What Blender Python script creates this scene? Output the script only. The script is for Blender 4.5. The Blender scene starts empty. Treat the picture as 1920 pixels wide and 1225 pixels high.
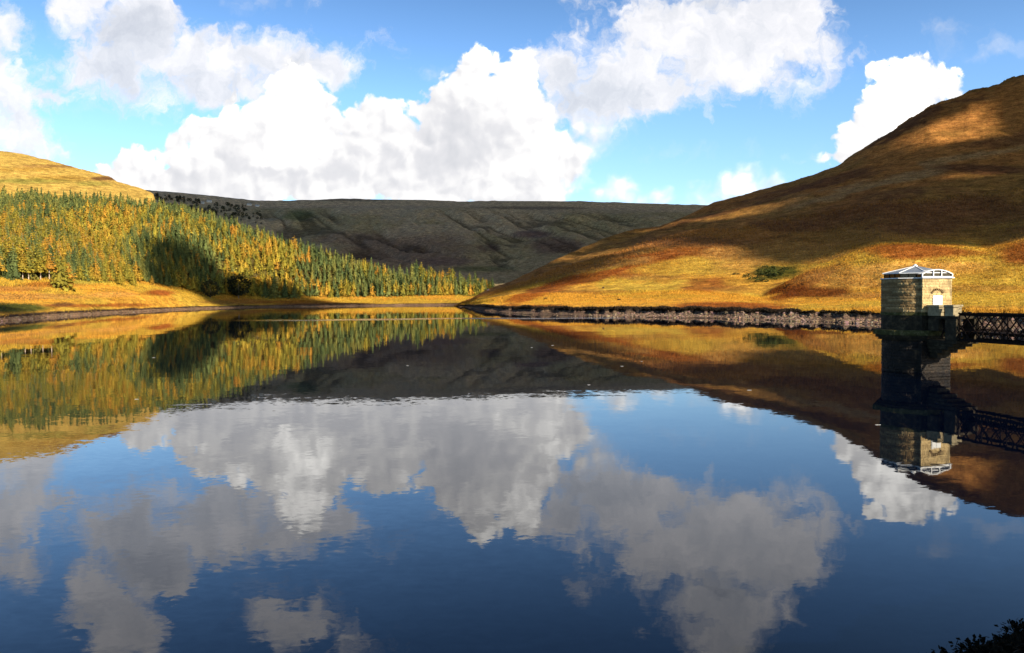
import bpy, bmesh, math, random
import numpy as np
from mathutils import Vector, Matrix
random.seed(7); RNG = np.random.default_rng(11)
sc = bpy.context.scene
COL = sc.collection
R_ = math.radians

# ------------------------------------------------------------------ camera
CAMH = 10.3; F = 1500.0
PITCH, ROLL = R_(2.157), R_(-0.545)
cam = bpy.data.cameras.new('camera'); camo = bpy.data.objects.new('camera', cam); COL.objects.link(camo)
cam.sensor_width = 36; cam.lens = 36*F/1920; cam.clip_start = 0.3; cam.clip_end = 30000
RM = Matrix.Rotation(math.pi/2-PITCH, 3, 'X') @ Matrix.Rotation(ROLL, 3, 'Z')
camo.matrix_world = Matrix.Translation((0, 0, CAMH)) @ RM.to_4x4()
sc.camera = camo
RMn = np.array(RM)

def ray(px, py):                       # direction of a photo pixel, scaled to unit forward (y) length
    px = np.asarray(px, float); py = np.asarray(py, float)
    v = np.stack([(px-960)/F, -(py-612.5)/F, -np.ones_like(px*py)], -1) @ RMn.T
    return v / v[..., 1:2]
def at(px, py, Y):
    r = ray(px, py); Y = np.asarray(Y, float)
    return np.stack([r[..., 0]*Y, Y+0*r[..., 0], CAMH+r[..., 2]*Y], -1)
def project(P):
    v = (np.asarray(P)-np.array([0, 0, CAMH])) @ RMn
    d = np.minimum(v[..., 2], -1e-3)
    return 960-F*v[..., 0]/d, 612.5+F*v[..., 1]/d

# ------------------------------------------------------------------ sun, exposure
SUN_EL, SUN_AZ = R_(27), R_(-50)       # azimuth measured from +X
SUN = np.array([math.cos(SUN_EL)*math.cos(SUN_AZ), math.cos(SUN_EL)*math.sin(SUN_AZ), math.sin(SUN_EL)])
sl = bpy.data.lights.new('sun', 'SUN'); sl.energy = 5.0; sl.angle = R_(0.5); sl.color = (1.0, 0.87, 0.68)
so = bpy.data.objects.new('sun', sl); COL.objects.link(so)
so.rotation_euler = Vector(SUN).to_track_quat('Z', 'Y').to_euler()
sc.view_settings.view_transform = 'Standard'; sc.view_settings.look = 'None'
sc.view_settings.exposure = 0.75; sc.view_settings.gamma = 1.0
sc.render.engine = 'CYCLES'
sc.cycles.max_bounces = 6; sc.cycles.diffuse_bounces = 2; sc.cycles.glossy_bounces = 3
sc.cycles.transparent_max_bounces = 6
sc.cycles.use_denoising = True; sc.cycles.caustics_reflective = False; sc.cycles.caustics_refractive = False
sc.cycles.sample_clamp_indirect = 4

# ------------------------------------------------------------------ node helpers
class NT:
    def __init__(s, nt): s.nt = nt; s.n = nt.nodes; s.l = nt.links
    def put(s, sock, v):
        if v is None: return
        if isinstance(v, bpy.types.NodeSocket): s.l.new(v, sock)
        else:
            if isinstance(v, (tuple, list)) and len(v) == 3 and sock.type == 'RGBA': v = (*v, 1)
            sock.default_value = v
    def m(s, op, a, b=None, c=None, clamp=False):
        n = s.n.new('ShaderNodeMath'); n.operation = op; n.use_clamp = clamp
        for i, v in enumerate((a, b, c)): s.put(n.inputs[i], v)
        return n.outputs[0]
    def vm(s, op, a, b=None, c=None, scale=None):
        n = s.n.new('ShaderNodeVectorMath'); n.operation = op
        for i, v in enumerate((a, b, c)): s.put(n.inputs[i], v)
        if scale is not None: s.put(n.inputs['Scale'], scale)
        return n.outputs['Value'] if op in ('LENGTH', 'DOT_PRODUCT', 'DISTANCE') else n.outputs[0]
    def noise(s, vec, scale, detail=4, rough=0.5, dist=0.0, color=False, dims='3D'):
        n = s.n.new('ShaderNodeTexNoise'); n.noise_dimensions = dims
        s.put(n.inputs['Vector'], vec); s.put(n.inputs['Scale'], scale); n.inputs['Detail'].default_value = detail
        n.inputs['Roughness'].default_value = rough; n.inputs['Distortion'].default_value = dist
        return n.outputs['Color' if color else 'Fac']
    def voro(s, vec, scale, detail=0, smooth=None, dims='2D', out='Distance', feature=None):
        n = s.n.new('ShaderNodeTexVoronoi'); n.voronoi_dimensions = dims
        if smooth is not None: n.feature = 'SMOOTH_F1'; n.inputs['Smoothness'].default_value = smooth
        if feature: n.feature = feature
        s.put(n.inputs['Vector'], vec); s.put(n.inputs['Scale'], scale)
        if 'Detail' in n.inputs: n.inputs['Detail'].default_value = detail
        return n.outputs[out]
    def ss(s, x, a, b, c=0.0, d=1.0, lin=False):
        n = s.n.new('ShaderNodeMapRange'); n.interpolation_type = 'LINEAR' if lin else 'SMOOTHSTEP'
        for i, v in enumerate((x, a, b, c, d)): s.put(n.inputs[i], v)
        return n.outputs[0]
    def mix(s, f, a, b, mode='MIX'):
        n = s.n.new('ShaderNodeMix'); n.data_type = 'RGBA'; n.blend_type = mode
        s.put(n.inputs[0], f); s.put(n.inputs[6], a); s.put(n.inputs[7], b)
        return n.outputs[2]
    def ramp(s, f, stops):
        n = s.n.new('ShaderNodeValToRGB'); s.put(n.inputs[0], f)
        e = n.color_ramp.elements
        while len(e) > 1: e.remove(e[-1])
        e[0].position = stops[0][0]; e[0].color = (*stops[0][1], 1)
        for p, c in stops[1:]:
            k = e.new(p); k.color = (*c, 1)
        return n.outputs[0]
    def attr(s, name, out='Color'):
        n = s.n.new('ShaderNodeAttribute'); n.attribute_name = name; return n.outputs[out]
    def pos(s): return s.n.new('ShaderNodeNewGeometry').outputs['Position']
    def geo(s, o): return s.n.new('ShaderNodeNewGeometry').outputs[o]
    def obj(s): return s.n.new('ShaderNodeTexCoord').outputs['Object']
    def bump(s, h, strength, dist):
        n = s.n.new('ShaderNodeBump'); s.put(n.inputs['Height'], h)
        n.inputs['Strength'].default_value = strength; n.inputs['Distance'].default_value = dist
        return n.outputs[0]

def new_mat(name, color=None, rough=0.8, spec=0.3, metal=0.0, normal=None, build=None, **kw):
    m = bpy.data.materials.new(name); m.use_nodes = True
    T = NT(m.node_tree); b = m.node_tree.nodes['Principled BSDF']
    T.put(b.inputs['Roughness'], rough); T.put(b.inputs['Specular IOR Level'], spec); b.inputs['Metallic'].default_value = metal
    if build:
        r = build(T)
        for k, v in r.items(): T.put(b.inputs[k], v)
    elif color is not None: T.put(b.inputs['Base Color'], color)
    for k, v in kw.items(): T.put(b.inputs[k], v)
    return m

# ------------------------------------------------------------------ world: sky with clouds
W = bpy.data.worlds.new('World'); sc.world = W; W.use_nodes = True
def build_world():
    T = NT(W.node_tree); nt = W.node_tree
    bg = nt.nodes['Background']
    sky = nt.nodes.new('ShaderNodeTexSky'); sky.sky_type = 'NISHITA'; sky.sun_disc = False
    sky.sun_elevation = SUN_EL; sky.sun_rotation = math.pi/2-SUN_AZ
    sky.air_density = 1.0; sky.dust_density = 0.8; sky.ozone_density = 1.6; sky.altitude = 300
    hs = nt.nodes.new('ShaderNodeHueSaturation'); hs.inputs['Saturation'].default_value = SKY_SAT; hs.inputs['Value'].default_value = SKY_VAL
    nt.links.new(sky.outputs[0], hs.inputs['Color'])
    skyc = T.mix(1.0, hs.outputs[0], SKY_TINT, 'MULTIPLY')
    d = nt.nodes.new('ShaderNodeTexCoord').outputs['Generated']
    sp = nt.nodes.new('ShaderNodeSeparateXYZ'); nt.links.new(d, sp.inputs[0])
    yy = T.m('MAXIMUM', sp.outputs[1], 0.22)
    U = T.m('MULTIPLY', T.m('DIVIDE', sp.outputs[0], yy), 15.0)
    V = T.m('MULTIPLY', T.m('DIVIDE', sp.outputs[2], yy), 15.0)
    cb = nt.nodes.new('ShaderNodeCombineXYZ'); nt.links.new(U, cb.inputs[0]); nt.links.new(V, cb.inputs[1])
    P = cb.outputs[0]
    # domain warp
    w1 = T.vm('SUBTRACT', T.noise(P, 0.9, 3, 0.55, color=True, dims='2D'), (0.5, 0.5, 0.5))
    w2 = T.vm('SUBTRACT', T.noise(P, 3.2, 4, 0.6, color=True, dims='2D'), (0.5, 0.5, 0.5))
    Pc = T.vm('MULTIPLY', T.vm('ADD', T.vm('ADD', P, T.vm('SCALE', w1, scale=0.35)), T.vm('SCALE', w2, scale=0.16)), (1, 1, 0))
    Ps = T.vm('MULTIPLY', T.vm('ADD', T.vm('ADD', P, T.vm('SCALE', w1, scale=0.8)), T.vm('SCALE', w2, scale=0.42)), (1, 1, 0))
    def uv(px, py):
        r = ray(px, py); return (float(r[0])*15, float(r[2])*15)
    def field(Pv, blobs, k=0.18):
        acc = None
        for (px, py, rx, ry) in blobs:
            cx, cy = uv(px, py); rx /= 100.0; ry /= 100.0
            q = T.vm('MULTIPLY_ADD', Pv, (1/rx, 1/ry, 0), (-cx/rx, -cy/ry, 0))
            f = T.m('MULTIPLY_ADD', T.vm('LENGTH', q), -min(rx, ry), min(rx, ry))
            acc = f if acc is None else T.m('SMOOTH_MAX', acc, f, k)
        return acc
    CB = CLOUD_CRISP; SB = CLOUD_SOFT
    # cauliflower puffs
    def puffs(Q):
        a = T.voro(Q, 1.7, 2.5, 0.35, out='Distance')
        return T.m('SUBTRACT', 0.42, a)
    pf = puffs(Pc)
    off = T.vm('ADD', Pc, (0.10, 0.12, 0))
    pf2 = puffs(off)
    relief = T.m('SUBTRACT', pf, pf2)
    fn = T.m('SUBTRACT', T.noise(Pc, 6.0, 5, 0.6, dims='2D'), 0.5)
    dC = T.m('ADD', T.m('ADD', field(Pc, CB, 0.12), T.m('MULTIPLY', pf, 0.30)), T.m('MULTIPLY_ADD', fn, 0.16, 0.11))
    soften = T.ss(U, 0.6, 1.8, 0.0, 0.16)                       # the bank's right flank is ragged
    soften = T.m('MULTIPLY', soften, T.ss(U, 5.0, 6.0, 1.0, 0.0))
    aC = T.ss(dC, T.m('SUBTRACT', -0.03, soften), T.m('ADD', 0.07, T.m('MULTIPLY', soften, 2.0)))
    ns = T.m('SUBTRACT', T.noise(Ps, 1.3, 7, 0.62, 0.3, dims='2D'), 0.5)
    dS = T.m('ADD', T.m('ADD', field(Ps, SB, 0.25), T.m('MULTIPLY', ns, 1.15)), 0.20)
    aS = T.m('MULTIPLY', T.ss(dS, -0.08, 0.40), 0.93)
    dF = T.m('ADD', field(Ps, CLOUD_FAINT, 0.1), T.m('MULTIPLY', ns, 0.7))
    aF = T.m('MULTIPLY', T.ss(dF, -0.1, 0.5), 0.5)
    # tone: greys
    gr = field(Pc, CLOUD_GREY, 0.4)
    greyC = T.ss(gr, -0.25, 0.9)
    br = T.ss(T.m('ADD', field(Pc, CLOUD_BRIGHT, 0.4), T.m('MULTIPLY', T.m('SUBTRACT', T.noise(Pc, 1.8, 4, .6, dims='2D'), .5), 0.9)), -0.35, 0.75)
    big = T.m('SUBTRACT', T.noise(Pc, 1.1, 3, 0.5, dims='2D'), 0.5)
    depth = T.ss(dC, 0.1, 1.2)
    tone = T.m('ADD', 0.80, T.m('MULTIPLY', relief, 0.30))
    tone = T.m('ADD', tone, T.m('MULTIPLY', big, 0.24))
    tone = T.m('SUBTRACT', tone, T.m('MULTIPLY', depth, 0.20))
    tone = T.m('SUBTRACT', tone, T.m('MULTIPLY', greyC, 0.40))
    tone = T.m('ADD', tone, T.m('MULTIPLY', br, 0.38))
    tone = T.m('MINIMUM', T.m('MAXIMUM', tone, 0.3), 1.15)
    colC = T.ramp(T.m('DIVIDE', tone, 1.2), [(0.0, (0.24, 0.26, 0.31)), (0.32, (0.44, 0.45, 0.48)), (0.52, (0.54, 0.54, 0.56)), (0.70, (0.72, 0.71, 0.70)), (0.98, (1.35, 1.32, 1.26))])
    grS = T.ss(field(Ps, CLOUD_GREY_SOFT, 0.4), -0.2, 0.8)
    toneS = T.m('ADD', 0.62, T.m('MULTIPLY', T.m('SUBTRACT', T.noise(Ps, 1.6, 5, 0.6, dims='2D'), 0.5), 0.42))
    toneS = T.m('SUBTRACT', toneS, T.m('MULTIPLY', grS, 0.30))
    colS = T.ramp(toneS, [(0.2, (0.30, 0.32, 0.37)), (0.5, (0.52, 0.53, 0.56)), (0.72, (0.74, 0.72, 0.72)), (0.95, (1.08, 1.03, 0.98))])
    colC = T.vm('SCALE', colC, scale=CLOUD_GAIN); colS = T.vm('SCALE', colS, scale=CLOUD_GAIN)
    sk = T.vm('SCALE', skyc, scale=T.m('MULTIPLY', T.ss(sp.outputs[2], 0.24, 0.48, SKY_STR, SKY_STR*.44, True), 1.0))
    front = T.ss(sp.outputs[1], 0.25, 0.45)
    o = T.mix(T.m('MULTIPLY', aF, front), sk, colS)
    o = T.mix(T.m('MULTIPLY', aC, front), o, colC)
    o = T.mix(T.m('MULTIPLY', aS, front), o, colS)
    # crisp white head drawn over the wisps
    aT = T.ss(T.m('ADD', T.m('ADD', field(Pc, CLOUD_OVER, 0.12), T.m('MULTIPLY', pf, 0.30)), T.m('MULTIPLY_ADD', fn, 0.16, 0.02)), -0.03, 0.07)
    o = T.mix(T.m('MULTIPLY', aT, front), o, colC)
    o = T.mix(T.ss(sp.outputs[2], -0.06, -0.01, 1.0, 0.0), o, (0.03, 0.03, 0.02, 1))
    T.put(bg.inputs['Color'], o); bg.inputs['Strength'].default_value = 1.0
SKY_SAT, SKY_VAL, SKY_TINT, SKY_STR, CLOUD_GAIN = 1.14, 1.0, (0.83, 0.94, 1.08), 0.128, 0.92
CLOUD_CRISP = [(215,325,32,26),(260,315,48,38),(310,345,110,36),(335,285,50,40),(380,262,48,42),(430,300,100,70),(480,340,190,55),
    (438,206,24,26),(490,225,60,50),(640,310,100,70),(700,232,50,44),(725,300,80,80),(810,310,100,70),(795,205,44,24),
    (850,210,74,50),(905,122,48,34),(885,165,54,48),(985,117,34,20),(965,155,54,48),(935,245,110,95),(900,340,150,55),(1000,340,70,60),
    (1080,235,24,26),(1065,300,46,60),(1112,262,22,30),(555,155,46,42),(588,195,40,45),(570,260,86,86),(545,150,30,30),
    (1700,125,40,26),(1762,145,42,22),(1642,132,18,18),(1700,190,80,60),(1640,240,42,60),(1605,290,36,50),(1690,270,120,80),(1566,288,30,11),(1795,180,24,26),
    (1168,358,30,22),(1205,374,40,12),(1385,342,28,26),(1430,350,28,18),(1370,370,50,16)]
CLOUD_SOFT = [(-20,150,110,55),(35,190,55,28),(5,45,35,18),(10,255,65,46),(30,290,50,26),
    (150,15,46,50),(240,50,85,62),(225,125,80,50),(300,45,34,40),(340,110,110,46),(450,110,100,32),(560,105,90,26),(615,120,36,20),(390,165,100,26),(190,-70,80,70),
    (1085,55,20,34),(1060,135,40,46),(1085,185,80,34),(1180,150,115,62),(1255,55,100,60),(1400,65,140,78),(1350,125,150,38),(1485,40,60,60),(1495,100,55,40),(1290,175,50,24),(1450,148,46,18),
    (1370,-50,110,46),(1350,-120,70,46),(520,-75,62,40),(640,-110,40,22),(1130,200,60,22)]
CLOUD_FAINT = [(480,4,60,14),(1870,92,70,16),(1300,280,80,9),(1170,240,26,26),(1130,250,20,30),(110,65,40,14),(130,190,60,10),(820,130,20,12),(180,210,50,10),(1780,60,30,8)]
CLOUD_GREY = [(500,345,160,22),(700,345,180,22),(560,330,120,24),(850,250,74,60),(800,250,40,50),(860,300,60,40),(350,330,60,26),(960,380,60,20),(700,280,26,20)]
CLOUD_BRIGHT = [(545,170,60,70),(560,250,60,60),(980,130,50,36),(900,105,46,18),(960,170,30,30),(1690,150,90,50),(1690,220,60,50),(430,215,30,30),(1165,362,20,12),(1385,345,30,16),(1020,300,20,80)]
CLOUD_GREY_SOFT = [(1100,190,110,40),(1180,170,120,30),(240,70,90,60),(200,140,70,40),(400,160,80,30),(1350,-30,90,50),(560,110,60,26)]
CLOUD_OVER = [(555,155,46,42),(588,195,40,45),(570,245,80,70),(545,150,30,30),(438,206,24,26),(490,225,60,45),(990,120,30,18),(960,150,46,46),(905,122,48,34)]
build_world()

# ------------------------------------------------------------------ mesh helpers
def mesh_obj(name, V, Fc, mats, parent=None, matidx=None, smooth=False, colors=None, cname='Col'):
    me = bpy.data.meshes.new(name)
    V = np.asarray(V, np.float32).reshape(-1, 3)
    if isinstance(Fc, np.ndarray):
        k = Fc.shape[1]; n = len(Fc)
        me.vertices.add(len(V)); me.vertices.foreach_set('co', V.ravel())
        me.loops.add(n*k); me.loops.foreach_set('vertex_index', Fc.astype(np.int32).ravel())
        me.polygons.add(n); me.polygons.foreach_set('loop_start', np.arange(0, n*k, k, dtype=np.int32))
        me.polygons.foreach_set('loop_total', np.full(n, k, np.int32))
    else:
        me.from_pydata([tuple(v) for v in V], [], [tuple(int(i) for i in f) for f in Fc])
    for m in (mats if isinstance(mats, (list, tuple)) else [mats]): me.materials.append(m)
    if matidx is not None: me.polygons.foreach_set('material_index', np.asarray(matidx, np.int32))
    me.polygons.foreach_set('use_smooth', np.full(len(me.polygons), smooth))
    if colors is not None:
        a = me.color_attributes.new(cname, 'FLOAT_COLOR', 'POINT')
        c = np.ones((len(V), 4), np.float32); c[:, :3] = colors; a.data.foreach_set('color', c.ravel())
    me.update(); me.validate()
    o = bpy.data.objects.new(name, me); COL.objects.link(o)
    if parent: o.parent = parent
    return o
def tag(o, label, cat, group=None, kind=None):
    if label: o['label'] = label
    if cat: o['category'] = cat
    if group: o['group'] = group
    if kind: o['kind'] = kind
    return o
def empty(name, loc, rz=0.0):
    o = bpy.data.objects.new(name, None); COL.objects.link(o); o.location = loc; o.rotation_euler = (0, 0, rz)
    o.empty_display_size = 0.5
    return o
class MB:
    def __init__(s): s.v = []; s.f = []; s.mi = []
    def add(s, V, Fc, mi=0):
        b = len(s.v); s.v += [tuple(map(float, p)) for p in V]
        for f in Fc: s.f.append(tuple(b+i for i in f)); s.mi.append(mi)
    def box(s, x0, x1, y0, y1, z0, z1, mi=0, bev=0.0):
        if bev > 0:
            bm = bmesh.new(); bmesh.ops.create_cube(bm, size=1)
            for v in bm.verts:
                v.co = Vector((x0+(v.co.x+.5)*(x1-x0), y0+(v.co.y+.5)*(y1-y0), z0+(v.co.z+.5)*(z1-z0)))
            bmesh.ops.bevel(bm, geom=bm.edges[:], offset=bev, segments=1, affect='EDGES')
            bm.verts.index_update(); s.add([v.co[:] for v in bm.verts], [[v.index for v in f.verts] for f in bm.faces], mi); bm.free(); return
        V = [(x0,y0,z0),(x1,y0,z0),(x1,y1,z0),(x0,y1,z0),(x0,y0,z1),(x1,y0,z1),(x1,y1,z1),(x0,y1,z1)]
        s.add(V, [(0,3,2,1),(4,5,6,7),(0,1,5,4),(1,2,6,5),(2,3,7,6),(3,0,4,7)], mi)
    def bar(s, a, b, w, h, mi=0):                     # rectangular bar from a to b
        a = Vector(a); b = Vector(b); d = (b-a).normalized()
        up = Vector((0, 0, 1)) if abs(d.z) < 0.95 else Vector((1, 0, 0))
        r = d.cross(up).normalized(); u = r.cross(d)
        V = [p+r*sx*w/2+u*sz*h/2 for p in (a, b) for sx, sz in ((-1,-1),(1,-1),(1,1),(-1,1))]
        s.add(V, [(0,1,2,3),(7,6,5,4),(0,4,5,1),(1,5,6,2),(2,6,7,3),(3,7,4,0)], mi)
    def prism(s, ring, z0, z1, mi=0):                 # ring: list of (x,y)
        n = len(ring); V = [(x, y, z0) for x, y in ring]+[(x, y, z1) for x, y in ring]
        s.add(V, [tuple(range(n-1, -1, -1)), tuple(range(n, 2*n))]+[(i, (i+1) % n, n+(i+1) % n, n+i) for i in range(n)], mi)
    def build(s, name, mats, parent=None, smooth=False):
        return mesh_obj(name, s.v, s.f, mats, parent, s.mi, smooth)

# ------------------------------------------------------------------ numpy noise
def vnoise(x, y, seed=0):
    xi = np.floor(x).astype(np.int64); yi = np.floor(y).astype(np.int64); xf = x-xi; yf = y-yi
    u = xf*xf*xf*(xf*(xf*6-15)+10); v = yf*yf*yf*(yf*(yf*6-15)+10)
    def h(a, b):
        n = (a*374761393 + b*668265263 + seed*974634777) & 0x7fffffff
        n = ((n ^ (n >> 13))*1274126177) & 0x7fffffff
        n = ((n ^ (n >> 16))*1911520717) & 0x7fffffff
        return ((n >> 8) & 0xffff)/65535.0
    a = h(xi, yi)*(1-u)+h(xi+1, yi)*u; b = h(xi, yi+1)*(1-u)+h(xi+1, yi+1)*u
    return a*(1-v)+b*v
def fbm(x, y, seed=0, o=5, g=0.5):
    r = 0; a = 1; t = 0
    for i in range(o):
        r = r+a*vnoise(x, y, seed+i*17); t += a; a *= g; x = x*2.03+5.1; y = y*2.03+1.7
    return r/t
def sstep(x, a, b):
    t = np.clip((x-a)/(b-a), 0, 1); return t*t*(3-2*t)

# ------------------------------------------------------------------ lofted hills
def pchip(Yk, Zk, seg):                               # columns x knots -> rows
    n = Yk.shape[0]; h = np.maximum(np.diff(Yk, axis=0), 1e-3); dl = np.diff(Zk, axis=0)/h
    d = np.zeros_like(Zk)
    w1 = 2*h[1:]+h[:-1]; w2 = h[1:]+2*h[:-1]
    ok = dl[1:]*dl[:-1] > 0
    with np.errstate(divide='ignore', invalid='ignore'):
        dm = (w1+w2)/(w1/dl[:-1]+w2/dl[1:])
    d[1:-1] = np.where(ok, dm, 0); d[0] = dl[0]; d[-1] = dl[-1]
    rows = []
    for k in range(n-1):
        for j in range(seg[k]):
            t = j/seg[k]
            H00 = 2*t**3-3*t*t+1; H10 = t**3-2*t*t+t; H01 = -2*t**3+3*t*t; H11 = t**3-t*t
            rows.append((Yk[k]+t*h[k], H00*Zk[k]+H10*h[k]*d[k]+H01*Zk[k+1]+H11*h[k]*d[k+1], np.full(Yk.shape[1], k+t)))
    rows.append((Yk[-1], Zk[-1], np.full(Yk.shape[1], n-1.0)))
    return rows
def smooth_cols(a, px, w):
    if w <= 0: return a
    out = np.empty_like(a)
    for i, p in enumerate(px):
        k = np.exp(-((px-p)/w)**2); out[i] = (a*k).sum()/k.sum()
    return out
def loft(px, curves, seg, sm=12):
    """curves: list of (knots, py or None, Y, z or None)"""
    YK, ZK, XK = [], [], []
    for (kn, py, Y, z, *rest) in curves:
        w = rest[0] if rest else sm
        Yc = smooth_cols(np.interp(px, kn, Y), px, w)
        if z is None:
            pyc = smooth_cols(np.interp(px, kn, py), px, w)
            P = at(px, pyc, Yc)
        else:
            P = at(px, np.full_like(px, 560.0), Yc); P[:, 2] = np.interp(px, kn, z)
        XK.append(P[:, 0]); YK.append(P[:, 1]); ZK.append(P[:, 2])
    XK, YK, ZK = map(np.array, (XK, YK, ZK))
    for k in range(1, len(YK)): YK[k] = np.maximum(YK[k], YK[k-1]+0.2)
    rz = pchip(YK, ZK, seg); 
    G = np.empty((len(rz), len(px), 3)); T = np.empty((len(rz), len(px)))
    slope = XK/YK
    for r, (Yr, Zr, t) in enumerate(rz):
        k = np.minimum(t.astype(int), len(YK)-2); fr = t-k; ci = np.arange(len(px))
        s = slope[k, ci]*(1-fr)+slope[k+1, ci]*fr
        G[r, :, 0] = s*Yr; G[r, :, 1] = Yr; G[r, :, 2] = Zr; T[r] = t
    return G, T
def grid_faces(nr, nc):
    i = np.arange(nr*nc).reshape(nr, nc)
    return np.stack([i[:-1, :-1].ravel(), i[:-1, 1:].ravel(), i[1:, 1:].ravel(), i[1:, :-1].ravel()], 1)

def waterY(px, py):
    r = ray(px, py); return -CAMH/r[..., 2]

GOLD = np.array([.60, .32, .045]); YEL = np.array([.56, .36, .05]); RUST = np.array([.30, .085, .018]); OLIVE = np.array([.32, .165, .042])
HEATH = np.array([.15, .065, .027]); GREEN = np.array([.13, .16, .03]); MOOR = np.array([.19, .12, .05]); PEAT = np.array([.028, .018, .012]); STONE = np.array([.17, .115, .08])
BROWN = np.array([.38, .17, .045])
def paint(col, px, py, blobs, wx, wy):
    for (cx, cy, rx, ry, c, s) in blobs:
        ang = 0
        if isinstance(cx, tuple): cx, ang = cx
        dx = px-cx+wx; dy = py-cy+wy*ry/40
        ca, sa = math.cos(ang), math.sin(ang); a = (dx*ca+dy*sa)/rx; b = (-dx*sa+dy*ca)/ry
        w = s*sstep(1.35-np.sqrt(a*a+b*b), 0, 0.7)
        col[:] = col*(1-w[:, None])+np.array(c)*w[:, None]

# ---- terrain material
def terr_build(T):
    c = T.attr('Col'); p = T.pos()
    n1 = T.noise(p, 0.07, 5, 0.65); n2 = T.noise(p, 0.55, 5, 0.7); n3 = T.noise(p, 2.2, 3, 0.7)
    v = T.m('MULTIPLY', T.ss(n1, 0.3, 0.7, 0.62, 1.3, True), T.ss(n2, 0.30, 0.70, 0.42, 1.5, True))
    v = T.m('MULTIPLY', v, T.ss(n3, 0.25, 0.75, 0.72, 1.28, True))
    col = T.vm('SCALE', c, scale=v)
    n4 = T.noise(p, 0.16, 6, 0.7)
    col = T.mix(T.ss(n4, 0.50, 0.62, 0, 0.55), col, T.vm('MULTIPLY', col, (0.52, 0.36, 0.4)))
    n5 = T.noise(p, 0.035, 5, 0.6, 1.0)
    col = T.mix(T.ss(n5, 0.5, 0.64, 0, 0.4), col, T.vm('MULTIPLY', col, (0.9, 0.97, 0.9)))
    st = T.noise(T.vm('MULTIPLY', p, (1, 1, 7)), 0.06, 5, .65, 0.5)
    col = T.vm('SCALE', col, scale=T.ss(st, .32, .68, .62, 1.35, True))
    st2 = T.noise(T.vm('MULTIPLY', p, (1, 1, 5)), 0.22, 5, .7, 0.3)
    col = T.mix(T.ss(st2, .54, .70, 0, .6), col, T.vm('MULTIPLY', col, (.42, .34, .4)))
    h = T.m('ADD', T.noise(p, 0.30, 6, 0.7), T.m('MULTIPLY', n3, 0.22))
    return {'Base Color': col, 'Normal': T.bump(h, 1.0, 1.5)}
M_TERR = new_mat('moorland', rough=0.95, spec=0.05, build=terr_build)

# ============================ RIGHT HILL
def sk(px, kn, v): return np.interp(px, kn, v)
pxR = np.unique(np.concatenate([[846, 855], np.arange(863, 1930, 2.0), np.arange(1930, 2400, 12.0), np.arange(2400, 3101, 30.0)]))
kR = [863, 900, 960, 1080, 1200, 1300, 1430, 1560, 1650, 1750, 1850, 1920, 2300, 3100]
wl = [575.5, 582.5, 589, 593.5, 595.5, 597, 601, 605, 609, 613, 618, 622, 645, 700]
w_py = smooth_cols(np.interp(pxR, kR, wl), pxR, 10)
w_py = w_py + (fbm(pxR/22, pxR*0, 3)-.5)*2.6 - (fbm(pxR/7, pxR*0+3, 5)-.5)*1.0
Yw = waterY(pxR, w_py)
t_py = smooth_cols(np.interp(pxR, kR, [573.6, 576.5, 580.5, 585, 585, 585.5, 588, 590, 591, 592.5, 594, 596, 610, 650]), pxR, 8)+(fbm(pxR/30, pxR*0, 9)-.5)*2.5
Yt = Yw*1.06+4
Y3 = [892, 700, 600, 545, 520, 490, 450, 430, 410, 400, 390, 380, 330, 260]
c_under = (pxR, None, Yw-9, np.full_like(pxR, -2.0), 0)
c_water = (pxR, None, Yw, np.full_like(pxR, -0.02), 0)
c_top = (pxR, t_py, Yt, None, 0)
scz = at(pxR, t_py, Yt)[:, 2]
scz2 = np.maximum(scz, 0.2)+np.interp(pxR, [863, 900, 1000, 1640, 3100], [0.5, 1.4, 1.6, .75, .5])*(0.3+1.2*fbm(pxR/26, pxR*0+8, 31))
c_scarp = (pxR, None, Yt+0.9, scz2, 0)
c3 = (kR, [573.0, 570, 567, 567, 564, 561, 566, 565, 560, 556, 553, 551, 560, 590], Y3, None)
kM = [863, 900, 960, 1080, 1200, 1300, 1400, 1430, 1480, 1520, 1560, 1600, 1650, 1700, 1750, 1800, 1850, 1880, 1920, 2300, 3100]
c4 = (kM, [572.6, 564, 554, 548, 545, 544, 554, 556, 527, 508, 491, 474, 459, 457, 461, 464, 469, 461, 450, 440, 450],
      [900, 730, 650, 630, 610, 590, 560, 555, 560, 560, 560, 555, 550, 545, 540, 530, 520, 515, 510, 450, 350], None, 6)
c5 = (kM, [572.4, 561, 548, 537, 530, 526, 528, 530, 528, 512, 496, 480, 466, 464, 468, 471, 476, 467, 455, 436, 440],
      [905, 750, 690, 680, 670, 650, 620, 610, 610, 610, 610, 605, 600, 595, 590, 580, 570, 565, 560, 500, 390], None, 6)
c6 = (kR, [572.2, 558, 542, 515, 492, 480, 474, 466, 440, 440, 442, 425, 400, 400], [908, 770, 740, 760, 770, 770, 750, 720, 700, 690, 680, 670, 600, 450], None)
c7 = (kR, [572.1, 555, 536, 491, 460, 436, 415, 393, 375, 368, 362, 352, 300, 330], [911, 785, 810, 880, 930, 930, 910, 880, 860, 840, 830, 820, 700, 520], None)
c8 = (kR, [572.0, 551, 530, 478, 440, 408, 375, 340, 322, 304, 290, 284, 220, 270], [914, 800, 850, 960, 1030, 1080, 1080, 1050, 1030, 1010, 1000, 1000, 850, 620], None)
kS = [863, 881, 915, 954, 1019, 1071, 1142, 1188, 1235, 1293, 1339, 1400, 1457, 1520, 1570, 1600, 1625, 1686, 1743, 1780, 1817, 1849, 1885, 1920, 2300, 3100]
sS = [572.0, 561, 542, 530, 498, 473, 444, 431, 426, 404, 382, 367, 352, 336, 318, 298, 278, 243, 206, 194, 178, 174, 161, 148, 70, 200]
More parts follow.
